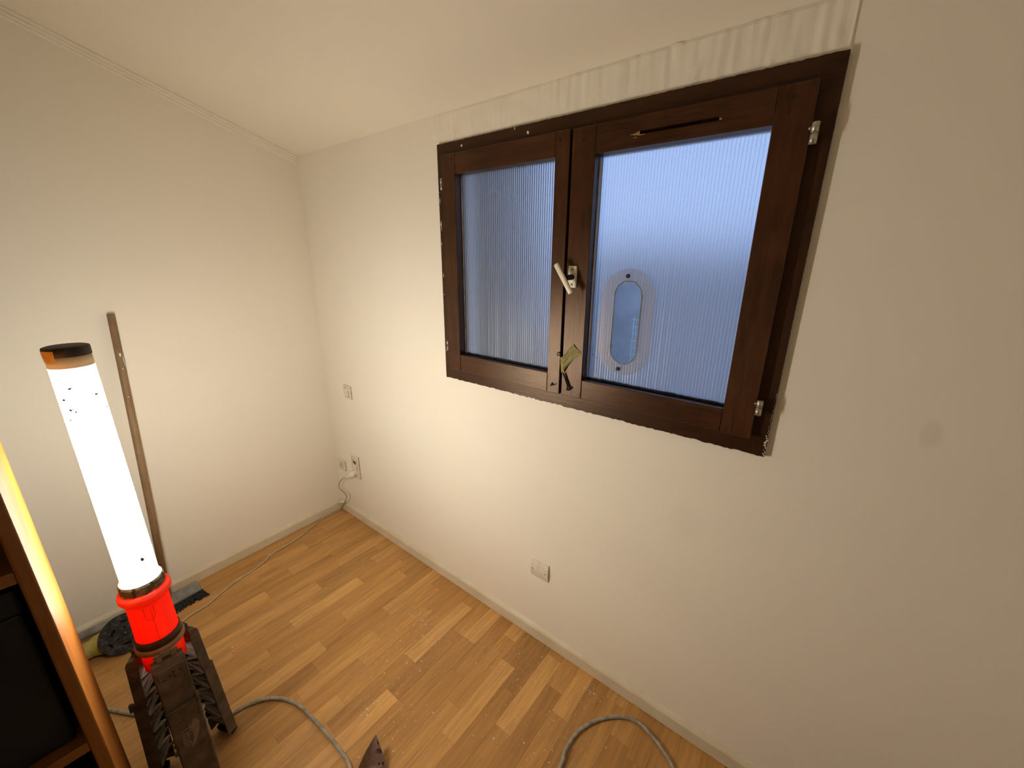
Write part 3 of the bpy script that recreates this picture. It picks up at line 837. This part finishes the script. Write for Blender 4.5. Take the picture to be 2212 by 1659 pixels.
# slightly cushioned plate, thickest across its middle
prof = [(.3065, -.004), (.328, -.0085), (.347, -.0105), (.366, -.0085), (.388, -.004)]
rings = []
for x in (1.4805, 1.5615):
    rings.append([bm.verts.new((x, y, z)) for z, y in [(.3065, 0)] + prof + [(.388, 0)]])
for k in range(len(rings[0]) - 1): bm.faces.new((rings[0][k], rings[0][k + 1], rings[1][k + 1], rings[1][k]))
bm.faces.new(rings[0]); bm.faces.new(rings[1][::-1])
o = obj('plate', bm, M_SWITCH); o.parent = t; o.matrix_parent_inverse = inv
for x in (1.4905, 1.5495):
    bm = bmesh.new(); bmesh.ops.create_cone(bm, cap_ends=True, segments=12, radius1=.0022, radius2=.0022, depth=.0016, matrix=Matrix.Translation((x, -.0103, .346)) @ Matrix.Rotation(math.pi / 2, 4, 'X'))
    o = obj('screw_hole', bm, M_DKMETAL); o.parent = t; o.matrix_parent_inverse = inv

# extension cord with plug
cord = empty('extension_cord', (.10, -.34, 0)); tag(cord, 'thin cream extension cord running from the corner socket along the left baseboard', 'cord')
inv = Matrix.Translation(-Vector(cord.location))
bm = bmesh.new()
pts = spline([(.196, -.045, .300), (.160, -.052, .286), (.118, -.050, .252), (.085, -.046, .215), (.078, -.046, .190), (.095, -.046, .180), (.135, -.045, .172), (.148, -.042, .150), (.118, -.036, .110), (.075, -.030, .066),
      (.038, -.032, .022), (.035, -.060, .006), (.030, -.136, .005), (.063, -.237, .004), (.098, -.338, .004), (.115, -.467, .004), (.158, -.556, .004), (.188, -.692, .004), (.236, -.801, .004), (.252, -.888, .004), (.31, -.97, .004), (.40, -1.04, .004)], 8)
tube(bm, pts, .0038, 8)
o = obj('cable', bm, M_CORD, None, True); o.parent = cord; o.matrix_parent_inverse = inv
bm = bmesh.new()
tube(bm, spline([(.2245, -.006, .328), (.2245, -.018, .327), (.220, -.030, .322), (.208, -.040, .309), (.196, -.045, .300), (.180, -.048, .293)], 4), [.0165] * 5 + [.019] * 5 + [.017, .016, .0145, .013] + [.011, .0095, .0085, .0075] + [.0065, .006, .0055], 14)
o = obj('plug', bm, M_PLUG, None, True); o.parent = cord; o.matrix_parent_inverse = inv
bm = bmesh.new(); rnd = random.Random(9)
tube(bm, [(.036, -.03, .055), (.05, -.022, .066), (.07, -.02, .069)], [.006, .0075, .005], 8)

tape_lump = obj('caulk_lump', bm, M_PATCH, bpy.data.objects['baseboard_back'], True)

# ------------------------------------------------------------------ work lamp
LB = Vector((.935, -1.031, 0))
lamp = empty('work_lamp', LB); lamp.rotation_euler = (0, 0, math.radians(-3.8))
tag(lamp, 'tall lit tube work lamp with red body on folded dark legs', 'lamp')
def lp(name, bm, mat, parent=lamp, smooth=True): return obj(name, bm, mat, parent, smooth)
# local frame: +x towards the viewer, +y to the viewer's right
bm = bmesh.new(); lathe(bm, [(.0385, .700), (.0385, .72), (.0370, 1.296), (.0355, 1.2965), (.0001, 1.2965)], 64); lp('diffuser_tube', bm, M_TUBE)
bm = bmesh.new(); lathe(bm, [(.0370, 1.2972), (.0366, 1.322), (.0352, 1.322), (.0356, 1.2972)], 64, closed=True); lp('sleeve', bm, M_SLEEVE)
bm = bmesh.new(); lathe(bm, [(.0366, 1.3215), (.0380, 1.3215), (.0382, 1.337), (.0372, 1.3405), (.0330, 1.342), (.0001, 1.3415)], 64); cap = lp('end_cap', bm, M_CAP)
bm = bmesh.new()    # amber glue patch on the cap and sleeve, viewer's left
n = 14; rr = random.Random(6); ra = []
for (r, z) in ((.0376, 1.312), (.0386, 1.322), (.0387, 1.336)):
    ra.append([bm.verts.new((r * math.cos(a), r * math.sin(a), z + (rr.uniform(-.004, .001) if z < 1.32 else 0))) for a in [math.radians(-112 + 78 * k / n) + (rr.uniform(0, .05) if k == n else 0) for k in range(n + 1)]])
for a, b in zip(ra[:-1], ra[1:]):
    for k in range(n): bm.faces.new((a[k], a[k + 1], b[k + 1], b[k]))
lp('glue_patch', bm, M_AMBER, cap)
bm = bmesh.new(); rr = random.Random(14)
SPECKS = [(36.9, 1.2319, .0034, .0015), (-45.2, 1.2295, .0022, .0026), (60.8, 1.1961, .0018, .0030), (-34.2, 1.2055, .0030, .0016), (-23.6, 1.2003, .0012, .0028), (-45.6, 1.183, .0026, .0016), (19.8, .7909, .0030, .0046),
          (31.5, 1.2795, .0008, .0008), (-40, 1.2684, .001, .001), (.4, .80, .0008, .0008), (41.2, 1.03, .0008, .0008), (-52, 1.262, .0007, .0007), (-8, 1.255, .0006, .0006)]
for (adeg, z, w, h) in SPECKS:
    a0 = math.radians(adeg); n = 9; pts = []
    for k in range(n):
        t = 2 * math.pi * k / n; q = rr.uniform(.45, 1.1)
        w2, h2 = w * 1.7, h * 1.7; a = a0 + q * w2 * math.cos(t) / .039; pts.append(bm.verts.new((.0392 * math.cos(a), .0392 * math.sin(a), z + q * h2 * math.sin(t))))
    bm.faces.new(pts)
o = lp('soot_specks', bm, M_RING, lamp, False); o['kind'] = 'stuff'
# toothed clamp ring
bm = bmesh.new(); n = 96; rings = []
for (r, z) in ((.0395, .722), (.0435, .722), (.0462, .716), (.0462, .696), (.0395, .694)):
    ring = []
    for k in range(n):
        a = 2 * math.pi * k / n; rr_ = r
        if r > .044 and (k % 12) in (5, 6): rr_ = .0432
        zz = z
        if z < .70 and r > .044 and (k % 8) in (0, 1): zz = z - .003
        ring.append(bm.verts.new((rr_ * math.cos(a), rr_ * math.sin(a), zz)))
    rings.append(ring)
for a, b in zip(rings, rings[1:] + rings[:1]):
    for k in range(n): bm.faces.new((a[k], a[(k + 1) % n], b[(k + 1) % n], b[k]))
lp('clamp_ring', bm, M_RING, lamp, False)
# red body with rolled flange, open at the bottom
bm = bmesh.new()
prof = [(.0405, .694), (.0470, .694), (.0525, .690), (.0552, .682), (.0548, .674), (.0525, .669), (.0490, .666), (.0470, .660), (.0445, .652), (.0450, .60), (.0460, .545), (.0462, .440),
        (.0440, .440), (.0438, .545), (.0425, .60), (.0422, .65), (.0405, .660)]
lathe(bm, prof, 64, closed=True); red = lp('red_body', bm, M_RED)
# moulded window, seam and grip panel on the red body
bm = bmesh.new()
ring_pts = []
for (da, z) in ((-.22, .655), (-.22, .627), (-.17, .618), (0, .615), (.17, .618), (.22, .627), (.22, .655)):
    a = da - .10; r = .0456; ring_pts.append((r * math.cos(a), r * math.sin(a), z))
tube(bm, ring_pts, .0009, 6)
tube(bm, [(.0458 * math.cos(-.02), .0458 * math.sin(-.02), .655 - .105 * k / 8) for k in range(9)], .0007, 6)
for k in range(16):
    z = .645 - k * .0085
    tube(bm, [(.0457 * math.cos(a), .0457 * math.sin(a), z) for a in (.50, .75, 1.0)], .0006, 5)
lp('moulded_detail', bm, M_RED, red)
# unseen glowing rod, added to make the red body shine from within
bm = bmesh.new(); lathe(bm, [(.0001, .452), (.016, .452), (.016, .66), (.0001, .66)], 20); 
m_core, nt_, p_ = new_mat('core_glow'); p_.inputs['Emission Color'].default_value = (1, .93, .82, 1); p_.inputs['Emission Strength'].default_value = 4.2
lp('glow_rod', bm, m_core)
# collar carrying the legs
bm = bmesh.new(); lathe(bm, [(.0464, .545), (.0488, .545), (.0500, .522), (.0464, .522)], 64, closed=True); lp('collar_band', bm, M_COLLARDK)
bm = bmesh.new(); lathe(bm, [(.0468, .5215), (.0530, .5215), (.0545, .514), (.0540, .506), (.0468, .506)], 64, closed=True); lp('collar', bm, M_COLLAR)
# central column
bm = bmesh.new(); lathe(bm, [(.0001, .03), (.030, .03), (.030, .40), (.024, .43), (.0001, .43)], 32); lp('column', bm, M_LEG)

def ribbed_leg(ang, first=False):
    """a hollow channel leg: outer plate, two side walls, inner truss, hinge block, foot"""
    Rz = Matrix.Rotation(ang, 4, 'Z')
    lean = Matrix.Translation((.060, 0, .49)) @ Matrix.Rotation(math.radians(-3.2), 4, 'Y') @ Matrix.Translation((-.060, 0, -.49))
    T = Rz @ lean
    def add(name, bm, mat, parent, smooth=False):
        bmesh.ops.transform(bm, matrix=T, verts=bm.verts)
        return obj(name, bm, mat, parent, smooth)
    hw = .034
    bm = bmesh.new()
    # upper half, lower half set proud of it
    box(bm, .068, .073, -hw, hw, .335, .470, .0012)
    box(bm, .070, .079, -hw - .002, hw + .002, .015, .335, .002)
    for s in (-1, 1):
        box(bm, .046, .070, s * hw - .002, s * hw + .002, .330, .470, .0008)
        box(bm, .048, .076, s * (hw + .001) - .002, s * (hw + .001) + .002, .02, .332, .0008)
    # sloping shoulders
    prism(bm, [(.046, -hw, .470), (.073, -hw, .470), (.068, -hw, .484), (.050, -hw, .490)], (0, 2 * hw, 0))
    leg = add('leg', bm, M_LEG, lamp)
    bm = bmesh.new()
    box(bm, .069, .0755, -hw + .006, hw - .006, .425, .468, .0015)
    for s in (-1, 1): box(bm, .0795, .0805, s * (hw - .004) - .001, s * (hw - .004) + .001, .03, .330)
    box(bm, .0755, .084, hw - .002, hw + .006, .318, .345, .001)
    add('raised_panel', bm, M_LEG, leg)
    bm = bmesh.new()
    box(bm, .046, .060, -.022, -.009, .486, .510, .002); box(bm, .046, .060, .009, .022, .486, .510, .002); box(bm, .050, .060, -.010, .010, .498, .512, .002)
    tube(bm, [(.053, -.026, .497), (.053, .026, .497)], .0055, 12)
    add('hinge', bm, M_LEGLIGHT if first else M_LEG, leg)
    bm = bmesh.new()
    zz = [.455 - .034 * k for k in range(12)]
    for k in range(11):
        y0, y1 = (-hw + .003, hw - .003) if k % 2 == 0 else (hw - .003, -hw + .003)
        a, b = Vector((.054, y0, zz[k])), Vector((.054, y1, zz[k + 1]))
        d = (b - a); L_ = d.length; ang2 = math.atan2(d.z, d.y)
        mt = Matrix.Translation((a + b) / 2) @ Matrix.Rotation(ang2, 4, 'X')
        box(bm, -.008, .012, -L_ / 2, L_ / 2, -.0016, .0016, 0, 1, mt)
    for k in range(0, 12, 1): box(bm, .048, .068, -hw + .002, hw - .002, zz[k] - .0012, zz[k] + .0012)
    add('rib_truss', bm, M_RIB, leg)
    bm = bmesh.new(); box(bm, .060, .084, -hw + .004, hw - .004, .0, .018, .004, 2); 
    add('foot', bm, M_BLACK, leg)
    return leg, T
random.seed(5)
legF, TF = ribbed_leg(0, True)
ribbed_leg(math.radians(119)); ribbed_leg(math.radians(-119))
bpy.context.view_layer.update()

# emblem and lettering on the front leg, reading downwards
cu = bpy.data.curves.new('lettering', 'FONT'); cu.body = 'Titan'; cu.size = .033; cu.align_x = 'CENTER'; cu.align_y = 'CENTER'; cu.extrude = .0006; cu.offset = .0004
to = bpy.data.objects.new('tmp_text', cu); COL.objects.link(to); bpy.context.view_layer.update()
me = bpy.data.meshes.new_from_object(to.evaluated_get(bpy.context.evaluated_depsgraph_get()))
bpy.data.objects.remove(to, do_unlink=True)
# local text axes: letters' up -> +y (viewer's right), reading direction -> -z
face = Matrix(((0, 0, 1, .0797), (0, 1, 0, -.009), (-1, 0, 0, .232), (0, 0, 0, 1)))
me.transform(TF @ face); me.name = 'lettering'; me.materials.append(M_LEGLIGHT)
link(bpy.data.objects.new('lettering', me), legF)
bm = bmesh.new()
blob = [(.006, .262), (.011, .272), (.017, .272), (.0225, .262), (.023, .250), (.020, .236), (.016, .222), (.011, .208), (.006, .196), (.001, .190), (-.006, .188), (-.0065, .194), (-.001, .202), (.003, .214), (.0045, .230), (.004, .248)]
prism(bm, [(.0798, y, z) for y, z in blob], (-.0012, 0, 0))
bmesh.ops.transform(bm, matrix=TF, verts=bm.verts); obj('emblem', bm, M_LEGLIGHT, legF)
bm = bmesh.new()
for (y, z, w, h) in ((-.019, .438, .011, .002), (.004, .450, .005, .005), (.003, .442, .005, .004), (-.004, .442, .004, .004), (.005, .433, .005, .004), (.019, .447, .005, .004)):
    box(bm, .0752, .0758, y - w / 2, y + w / 2, z - h / 2, z + h / 2)
bmesh.ops.transform(bm, matrix=TF, verts=bm.verts); obj('marks', bm, M_BLACK, legF)
for (y, z) in ((-.021, .285), (-.015, .286), (.014, .296), (.020, .297), (-.021, .172), (-.015, .173), (.014, .180), (.020, .182)):
    bm = bmesh.new()
    bmesh.ops.create_cone(bm, cap_ends=True, segments=10, radius1=.0016, radius2=.0016, depth=.0008, matrix=TF @ Matrix.Translation((.0791, y, z)) @ Matrix.Rotation(math.pi / 2, 4, 'Y'))
    obj('rivet_hole', bm, M_BLACK, legF)
# flex wound round the column between the legs
bm = bmesh.new()
pts = []
for k in range(0, 90):
    a = 2 * math.pi * k / 30 + .4; pts.append(((.040 + .003 * math.sin(k * .7)) * math.cos(a), (.040 + .003 * math.sin(k * .7)) * math.sin(a), .11 + .0009 * k + .045 * math.sin(a + .6)))
tube(bm, pts, .0055, 8); lp('wound_flex', bm, M_CABLE)

# ------------------------------------------------------------------ mains cable of the lamp on the floor
bm = bmesh.new()
pts = spline([(.30, -1.30, .0065), (.40, -1.235, .0065), (.518, -1.167, .0065), (.591, -1.125, .0065), (.664, -1.078, .0065), (.74, -1.015, .0065), (.80, -.965, .0065), (.850, -.922, .0065), (.868, -.866, .0065), (.912, -.804, .0065), (.997, -.762, .0065), (1.13, -.747, .0065), (1.241, -.743, .0065), (1.329, -.752, .0065),
     (1.43, -.82, .0065), (1.60, -.82, .0065), (1.74, -.66, .0065), (1.82, -.50, .0065), (1.838, -.346, .0065), (1.828, -.291, .0065), (1.835, -.217, .0065), (1.869, -.147, .0065), (1.920, -.092, .0065), (1.976, -.066, .0065), (2.037, -.078, .0065), (2.083, -.100, .0065), (2.12, -.126, .0065), (2.20, -.20, .0065), (2.34, -.36, .0065), (2.55, -.55, .0065)], 8)
CABLE_PATH = [Vector((p.x, p.y)) for p in pts]
tube(bm, pts, .0062, 10)
tag(obj('mains_cable', bm, M_CABLE, None, True), 'dusty grey cable looping over the floor from behind the work lamp', 'cable')

# ------------------------------------------------------------------ broom against the left wall
broom = empty('broom', (.12, -.91, 0)); tag(broom, 'wooden-handled broom with black bristles leaning on the left wall', 'broom')
inv = Matrix.Translation(-Vector(broom.location))
def bp(name, bm, mat, smooth=True):
    o = obj(name, bm, mat, None, smooth); o.parent = broom; o.matrix_parent_inverse = inv; return o
bm = bmesh.new(); tube(bm, [(.115, -.912, .045), (.075, -.868, .68), (.036, -.8265, 1.310), (.036, -.8265, 1.312)], [.0125, .0125, .0120, .0112], 20); handle = bp('handle', bm, M_HANDLE)
for (z, r) in ((1.158, .004), (1.152, .003), (1.10, .002), (.985, .002)):
    t_ = (z - .045) / (1.312 - .045); c_ = Vector((.115, -.912, .045)).lerp(Vector((.036, -.8265, 1.312)), t_)
    bm = bmesh.new(); bmesh.ops.create_icosphere(bm, subdivisions=1, radius=r, matrix=Matrix.Translation(c_ + Vector((.0123, .002, 0))) @ Matrix.Diagonal((.3, 1, 1.6, 1)))
    bp('paint_spot', bm, M_CRUMB)
bm = bmesh.new(); c_ = Vector((.115, -.912, .045)).lerp(Vector((.036, -.8265, 1.312)), (1.13 - .045) / 1.267)
bmesh.ops.create_uvsphere(bm, u_segments=10, v_segments=8, radius=.011, matrix=Matrix.Translation(c_ + Vector((.004, .0085, 0))) @ Matrix.Diagonal((.5, .45, 2.4, 1)))
o = obj('paint_smear', bm, M_BLUEPAINT, None, True); o.parent = broom; o.matrix_parent_inverse = inv
# head: rounded block tilted so the bristles rest towards the room
HT = Matrix.Translation((.122, -.945, .032)) @ Matrix.Rotation(math.radians(4), 4, 'Z') @ Matrix.Rotation(math.radians(28), 4, 'Y')
bm = bmesh.new(); box(bm, -.028, .028, -.150, .150, -.010, .012, .009, 3, HT); bp('head_block', bm, M_GREYPL)
bm = bmesh.new(); rnd = random.Random(12)
for i in range(34):
    for j in range(5):
        y = -.142 + .284 * i / 33; x = .004 + .022 * j / 4
        a = HT @ Vector((x, y, -.006)); 
        tip = HT @ Vector((x + .052 + rnd.uniform(-.006, .006), y * 1.10 + rnd.uniform(-.006, .006), -.016 + rnd.uniform(-.005, .004)))
        tip.z = max(tip.z, .0015)
        tube(bm, [a, (a + tip) / 2 + Vector((0, 0, .003)), tip], [.0045, .005, .0035], 5)
o = bp('bristles', bm, M_BRISTLE); o['kind'] = 'stuff'

# ------------------------------------------------------------------ sander standing on its rim by the left wall
sd = empty('wall_sander', (.22, -1.09, 0)); tag(sd, 'yellow wall sander with a round dusty black pad standing on the floor', 'sander')
inv = Matrix.Translation(-Vector(sd.location))
def sp(name, bm, mat, smooth=False):
    o = obj(name, bm, mat, None, smooth); o.parent = sd; o.matrix_parent_inverse = inv; return o
# disc axis towards the viewer, leaning back
DC = Vector((.240, -1.072, .0785)); 
ax = Vector((.95, -.10, .24)).normalized(); uy = Vector((0, 0, 1)).cross(ax).normalized(); uz = ax.cross(uy)
DT = Matrix(((ax.x, uy.x, uz.x, DC.x), (ax.y, uy.y, uz.y, DC.y), (ax.z, uy.z, uz.z, DC.z), (0, 0, 0, 1)))
# disc with real slots: radial cells left out
bm = bmesh.new(); RD = .080
def inhole(y, z):
    r = math.hypot(y, z)
    if r < .0055: return True
    for k in range(6):
        c = 60 * k + 25; u = y * math.cos(math.radians(c)) + z * math.sin(math.radians(c)); v = -y * math.sin(math.radians(c)) + z * math.cos(math.radians(c))
        if k % 2 == 0:
            if abs(u - .040) < .0036 and abs(v) < .0125: return True
        else:
            if abs(u - .052) < .0032 and abs(v) < .0095: return True
            if math.hypot(u - .027, v) < .0036: return True
    return False
N = 80; h = 2 * RD / N
vg = {}
def vert(i, j):
    if (i, j) not in vg:
        y, z = -RD + i * h, -RD + j * h; r = math.hypot(y, z)
        if r > RD - h * .2: y, z = y * RD / r, z * RD / r
        vg[(i, j)] = bm.verts.new((.008 + .0006 * math.sin(i * 1.3) * math.cos(j * 1.7) + .0014 * mnoise.noise(Vector((y * 70, z * 70, 2))), y, z))
    return vg[(i, j)]
for i in range(N):
    for j in range(N):
        y, z = -RD + (i + .5) * h, -RD + (j + .5) * h
        if math.hypot(y, z) < RD - h * .3 and not inhole(y, z):
            bm.faces.new((vert(i, j), vert(i + 1, j), vert(i + 1, j + 1), vert(i, j + 1)))
r = bmesh.ops.solidify(bm, geom=list(bm.faces), thickness=.012)
bmesh.ops.transform(bm, matrix=DT, verts=bm.verts); sp('sanding_pad', bm, M_PAD)
bm = bmesh.new(); lathe(bm, [(.0001, -.012), (.074, -.012), (.077, -.006), (.077, -.004), (.0001, -.004)], 48)
bmesh.ops.transform(bm, matrix=DT @ Matrix.Rotation(math.pi / 2, 4, 'Y'), verts=bm.verts); sp('backing_plate', bm, M_BLACK)
bm = bmesh.new(); bmesh.ops.create_cone(bm, cap_ends=True, segments=14, radius1=.0042, radius2=.0036, depth=.004, matrix=DT @ Matrix.Translation((.001, 0, 0)) @ Matrix.Rotation(math.pi / 2, 4, 'Y')); sp('centre_bolt', bm, M_STEEL)
bm = bmesh.new(); tube(bm, spline([(.205, -1.085, .066), (.185, -1.115, .050), (.178, -1.17, .040), (.168, -1.26, .036)], 4), [.046] * 4 + [.040] * 4 + [.033] * 4 + [.030], 18); sp('housing', bm, M_YELLOW, True)
bm = bmesh.new(); tube(bm, [(.150, -1.08, .090), (.125, -1.19, .078), (.10, -1.38, .06), (.085, -1.62, .05)], .0150, 14); sp('suction_tube', bm, M_GREYPL, True)

# ------------------------------------------------------------------ curled triangle of sandpaper
bm = bmesh.new()
A, B, Ctip = Vector((1.352, -.752, .002)), Vector((1.420, -.680, .002)), Vector((1.337, -.660, .058))
nu = 14; rows = []
for i in range(nu + 1):
    u = i / nu
    a = A.lerp(Ctip, u); b = B.lerp(Ctip, u)
    row = []
    for k in range(9):
        v = k / 8; p = a.lerp(b, v)
        p += Vector((.30, -.30, .30)) * (-.10 * math.sin(math.pi * v) * (1 - u)) * .3
        p.z = max(.0012, p.z + .012 * math.sin(math.pi * u) * (1 - .3 * v) - .010 * math.sin(math.pi * v) * (1 - u))
        row.append(bm.verts.new(p))
    rows.append(row)
for a, b in zip(rows[:-1], rows[1:]):
    for k in range(8): bm.faces.new((a[k], a[k + 1], b[k + 1], b[k]))
bmesh.ops.remove_doubles(bm, verts=bm.verts, dist=1e-5)
rows_co = [[v.co.copy() if v.is_valid else Ctip for v in row] for row in rows]
bmesh.ops.solidify(bm, geom=list(bm.faces), thickness=.0007)
sandp = obj('sandpaper', bm, M_SAND); tag(sandp, 'torn brown sandpaper corner curling up from the floor beside the cable', 'sandpaper')

bm = bmesh.new()     # printed marks on its back, near the right-hand edge
cv = Vector((2.2353, -1.119, 1.53))
for (i0, i1, k0, k1) in ((9.5, 11.2, 6.6, 7.6), (6.2, 8.0, 6.9, 7.7), (6.2, 8.0, 6.1, 6.5), (6.3, 7.8, 5.4, 5.7), (6.6, 7.4, 4.6, 4.8), (2.2, 3.2, 6.9, 7.4), (2.4, 3.0, 5.6, 6.1)):
    def at(i, k):
        a, b = int(min(i, nu - 1)), int(min(k, 7)); fi, fk = i - a, k - b
        return rows_co[a][b].lerp(rows_co[a][b + 1], fk).lerp(rows_co[a + 1][b].lerp(rows_co[a + 1][b + 1], fk), fi)
    q = [at(i0, k0), at(i0, k1), at(i1, k1), at(i1, k0)]
    nn = (q[1] - q[0]).cross(q[3] - q[0]).normalized()
    if nn.dot(cv - q[0]) < 0: nn = -nn
    prism(bm, [p_q + nn * .0011 for p_q in q], -nn * .0003)
o = obj('print_marks', bm, M_INK, sandp); o['kind'] = 'stuff'

# ------------------------------------------------------------------ bookcase at the near left
ang = math.atan2(-.010, .30)
bk = empty('bookcase', (1.2, -1.174, 0), ang); tag(bk, 'varnished orange pine bookcase side and shelves at the near left', 'bookcase')
# local: front at x=0, depth towards -x, width towards -y
D_, Wd, Hh, T_ = .30, .62, 1.62, .021
def kp(name, x0, x1, y0, y1, z0, z1, bev=.003, mat=None): 
    bm = bmesh.new(); box(bm, x0, x1, y0, y1, z0, z1, bev, 3); return obj(name, bm, mat or M_CABWOOD, bk)
kp('side_panel', -D_, 0, -T_, 0, 0, Hh, .004); kp('side_panel', -D_, 0, -Wd, -Wd + T_, 0, Hh, .004)
for z in (.06, .548, .976): kp('shelf', -D_ + .008, -.002, -Wd + T_, -T_, z, z + .024, .002)
kp('top', -D_, .004, -Wd, 0, Hh, Hh + .024); kp('back_panel', -D_, -D_ + .006, -Wd + T_, -T_, .06, Hh, .0005)
kp('plinth', -.03, -.012, -Wd + T_, -T_, 0, .06, .001)
bpy.context.view_layer.update()
def inbook(name, x0, x1, y0, y1, z0, z1, label, cat, mat):  # added black boxes that stand in for the shade inside the shelves
    t = empty(name, bk.matrix_world @ Vector(((x0 + x1) / 2, (y0 + y1) / 2, z0)), ang); tag(t, label, cat)
    hx, hy, hh = (x1 - x0) / 2, (y1 - y0) / 2, z1 - z0
    bm = bmesh.new(); box(bm, -hx, hx, -hy, hy, 0, hh * .86, .006, 2); obj('body', bm, mat, t)
    bm = bmesh.new(); box(bm, -hx - .003, hx + .003, -hy - .003, hy + .003, hh * .865, hh, .005, 2); obj('lid', bm, mat, t)
    return t
inbook('dark_fill_box', -.285, -.028, -.585, -.034, .5725, .955, 'large black box added to darken the middle shelf of the bookcase', 'box', M_BOX)
inbook('dark_fill_box', -.285, -.028, -.585, -.034, .0845, .43, 'black box added to darken the bottom shelf of the bookcase', 'box', M_BOX)

# ------------------------------------------------------------------ crumbs of plaster on the floor
bm = bmesh.new(); rnd = random.Random(33)
clusters = [(1.043, -.244, .035, .035, 46), (1.183, -.526, .05, .04, 10), (1.80, -.066, .035, .018, 46), (1.291, -.564, .06, .05, 40), (1.214, -.606, .03, .03, 14), (1.762, -.305, .09, .08, 50), (.221, -.469, .05, .04, 8),
            (1.515, -.232, .09, .07, 36), (1.117, -.412, .06, .05, 26), (.10, -.578, .05, .08, 12), (1.332, -.022, .02, .004, 8), (1.725, -.384, .08, .06, 26), (1.327, -.646, .04, .04, 16), (1.10, -.30, .10, .10, 40), (1.65, -.12, .09, .05, 30), (1.2, -.5, .5, .3, 70)]
def crumb(x, y, s):
    r = bmesh.ops.create_icosphere(bm, subdivisions=1, radius=s)
    sx, sy, sz = rnd.uniform(.6, 2.0), rnd.uniform(.5, 1.1), rnd.uniform(.35, .6)
    mt = Matrix.Translation((x, y, s * sz * .8)) @ Matrix.Rotation(rnd.uniform(0, 3.14), 4, 'Z') @ Matrix.Diagonal((sx, sy, sz, 1))
    for v in r['verts']: v.co = mt @ (v.co * rnd.uniform(.75, 1.15))
for (x, y, dx, dy, n) in clusters:
    for k in range(n):
        xx, yy = x + rnd.gauss(0, dx), y + rnd.gauss(0, dy)
        if yy > -.016 or xx < .06 or min((Vector((xx, yy)) - q).length for q in CABLE_PATH) < .016: continue
        crumb(xx, yy, rnd.choice([.0007, .0009, .0012, .0015, .0019, .0026]))
for k in range(120):     # along the foot of both baseboards
    if rnd.random() < .5: crumb(rnd.uniform(.05, 2.4), -.0155 - abs(rnd.gauss(0, .002)), rnd.uniform(.0006, .0016))
    else:
        y = rnd.uniform(-1.1, -.03); crumb(lw(y) + .0155 + abs(rnd.gauss(0, .002)), y, rnd.uniform(.0006, .0018))
cr = obj('plaster_crumbs', bm, M_CRUMB); tag(cr, 'white plaster crumbs and chips scattered over the wooden floor', 'crumbs', kind='stuff')

# ------------------------------------------------------------------ outside, seen only through the panes and the vent hole
bm = bmesh.new(); box(bm, -6, 8, .21, 12, -.5, -.4); tag(obj('ground', bm, M_EXTGROUND), kind='structure')
bm = bmesh.new(); box(bm, .38, 6, 2.6, 2.8, -.4, 1.62); tag(obj('wall_exterior', bm, M_EXTWALL), kind='structure')
bm = bmesh.new(); box(bm, -5.5, .36, 1.9, 2.2, -.4, 4.6); tag(obj('wall_neighbour', bm, M_EXTDARK), kind='structure')
bm = bmesh.new(); yy = 1.2
for k in range(14):
    x = 1.345 + .016 * k; tube(bm, [(x, yy, .85), (x, yy, 1.20)], .0012, 5)
for k in range(9):
    z = .86 + .042 * k; tube(bm, [(1.335, yy, z), (1.565, yy, z)], .0016, 5)
for x in (1.345, 1.553): tube(bm, [(x, yy, -.4), (x, yy, 1.21)], .002, 6)
tag(obj('wire_mesh_panel', bm, M_WIRE), 'white wire grid panel outside, glimpsed through the oval vent hole', 'wire panel')
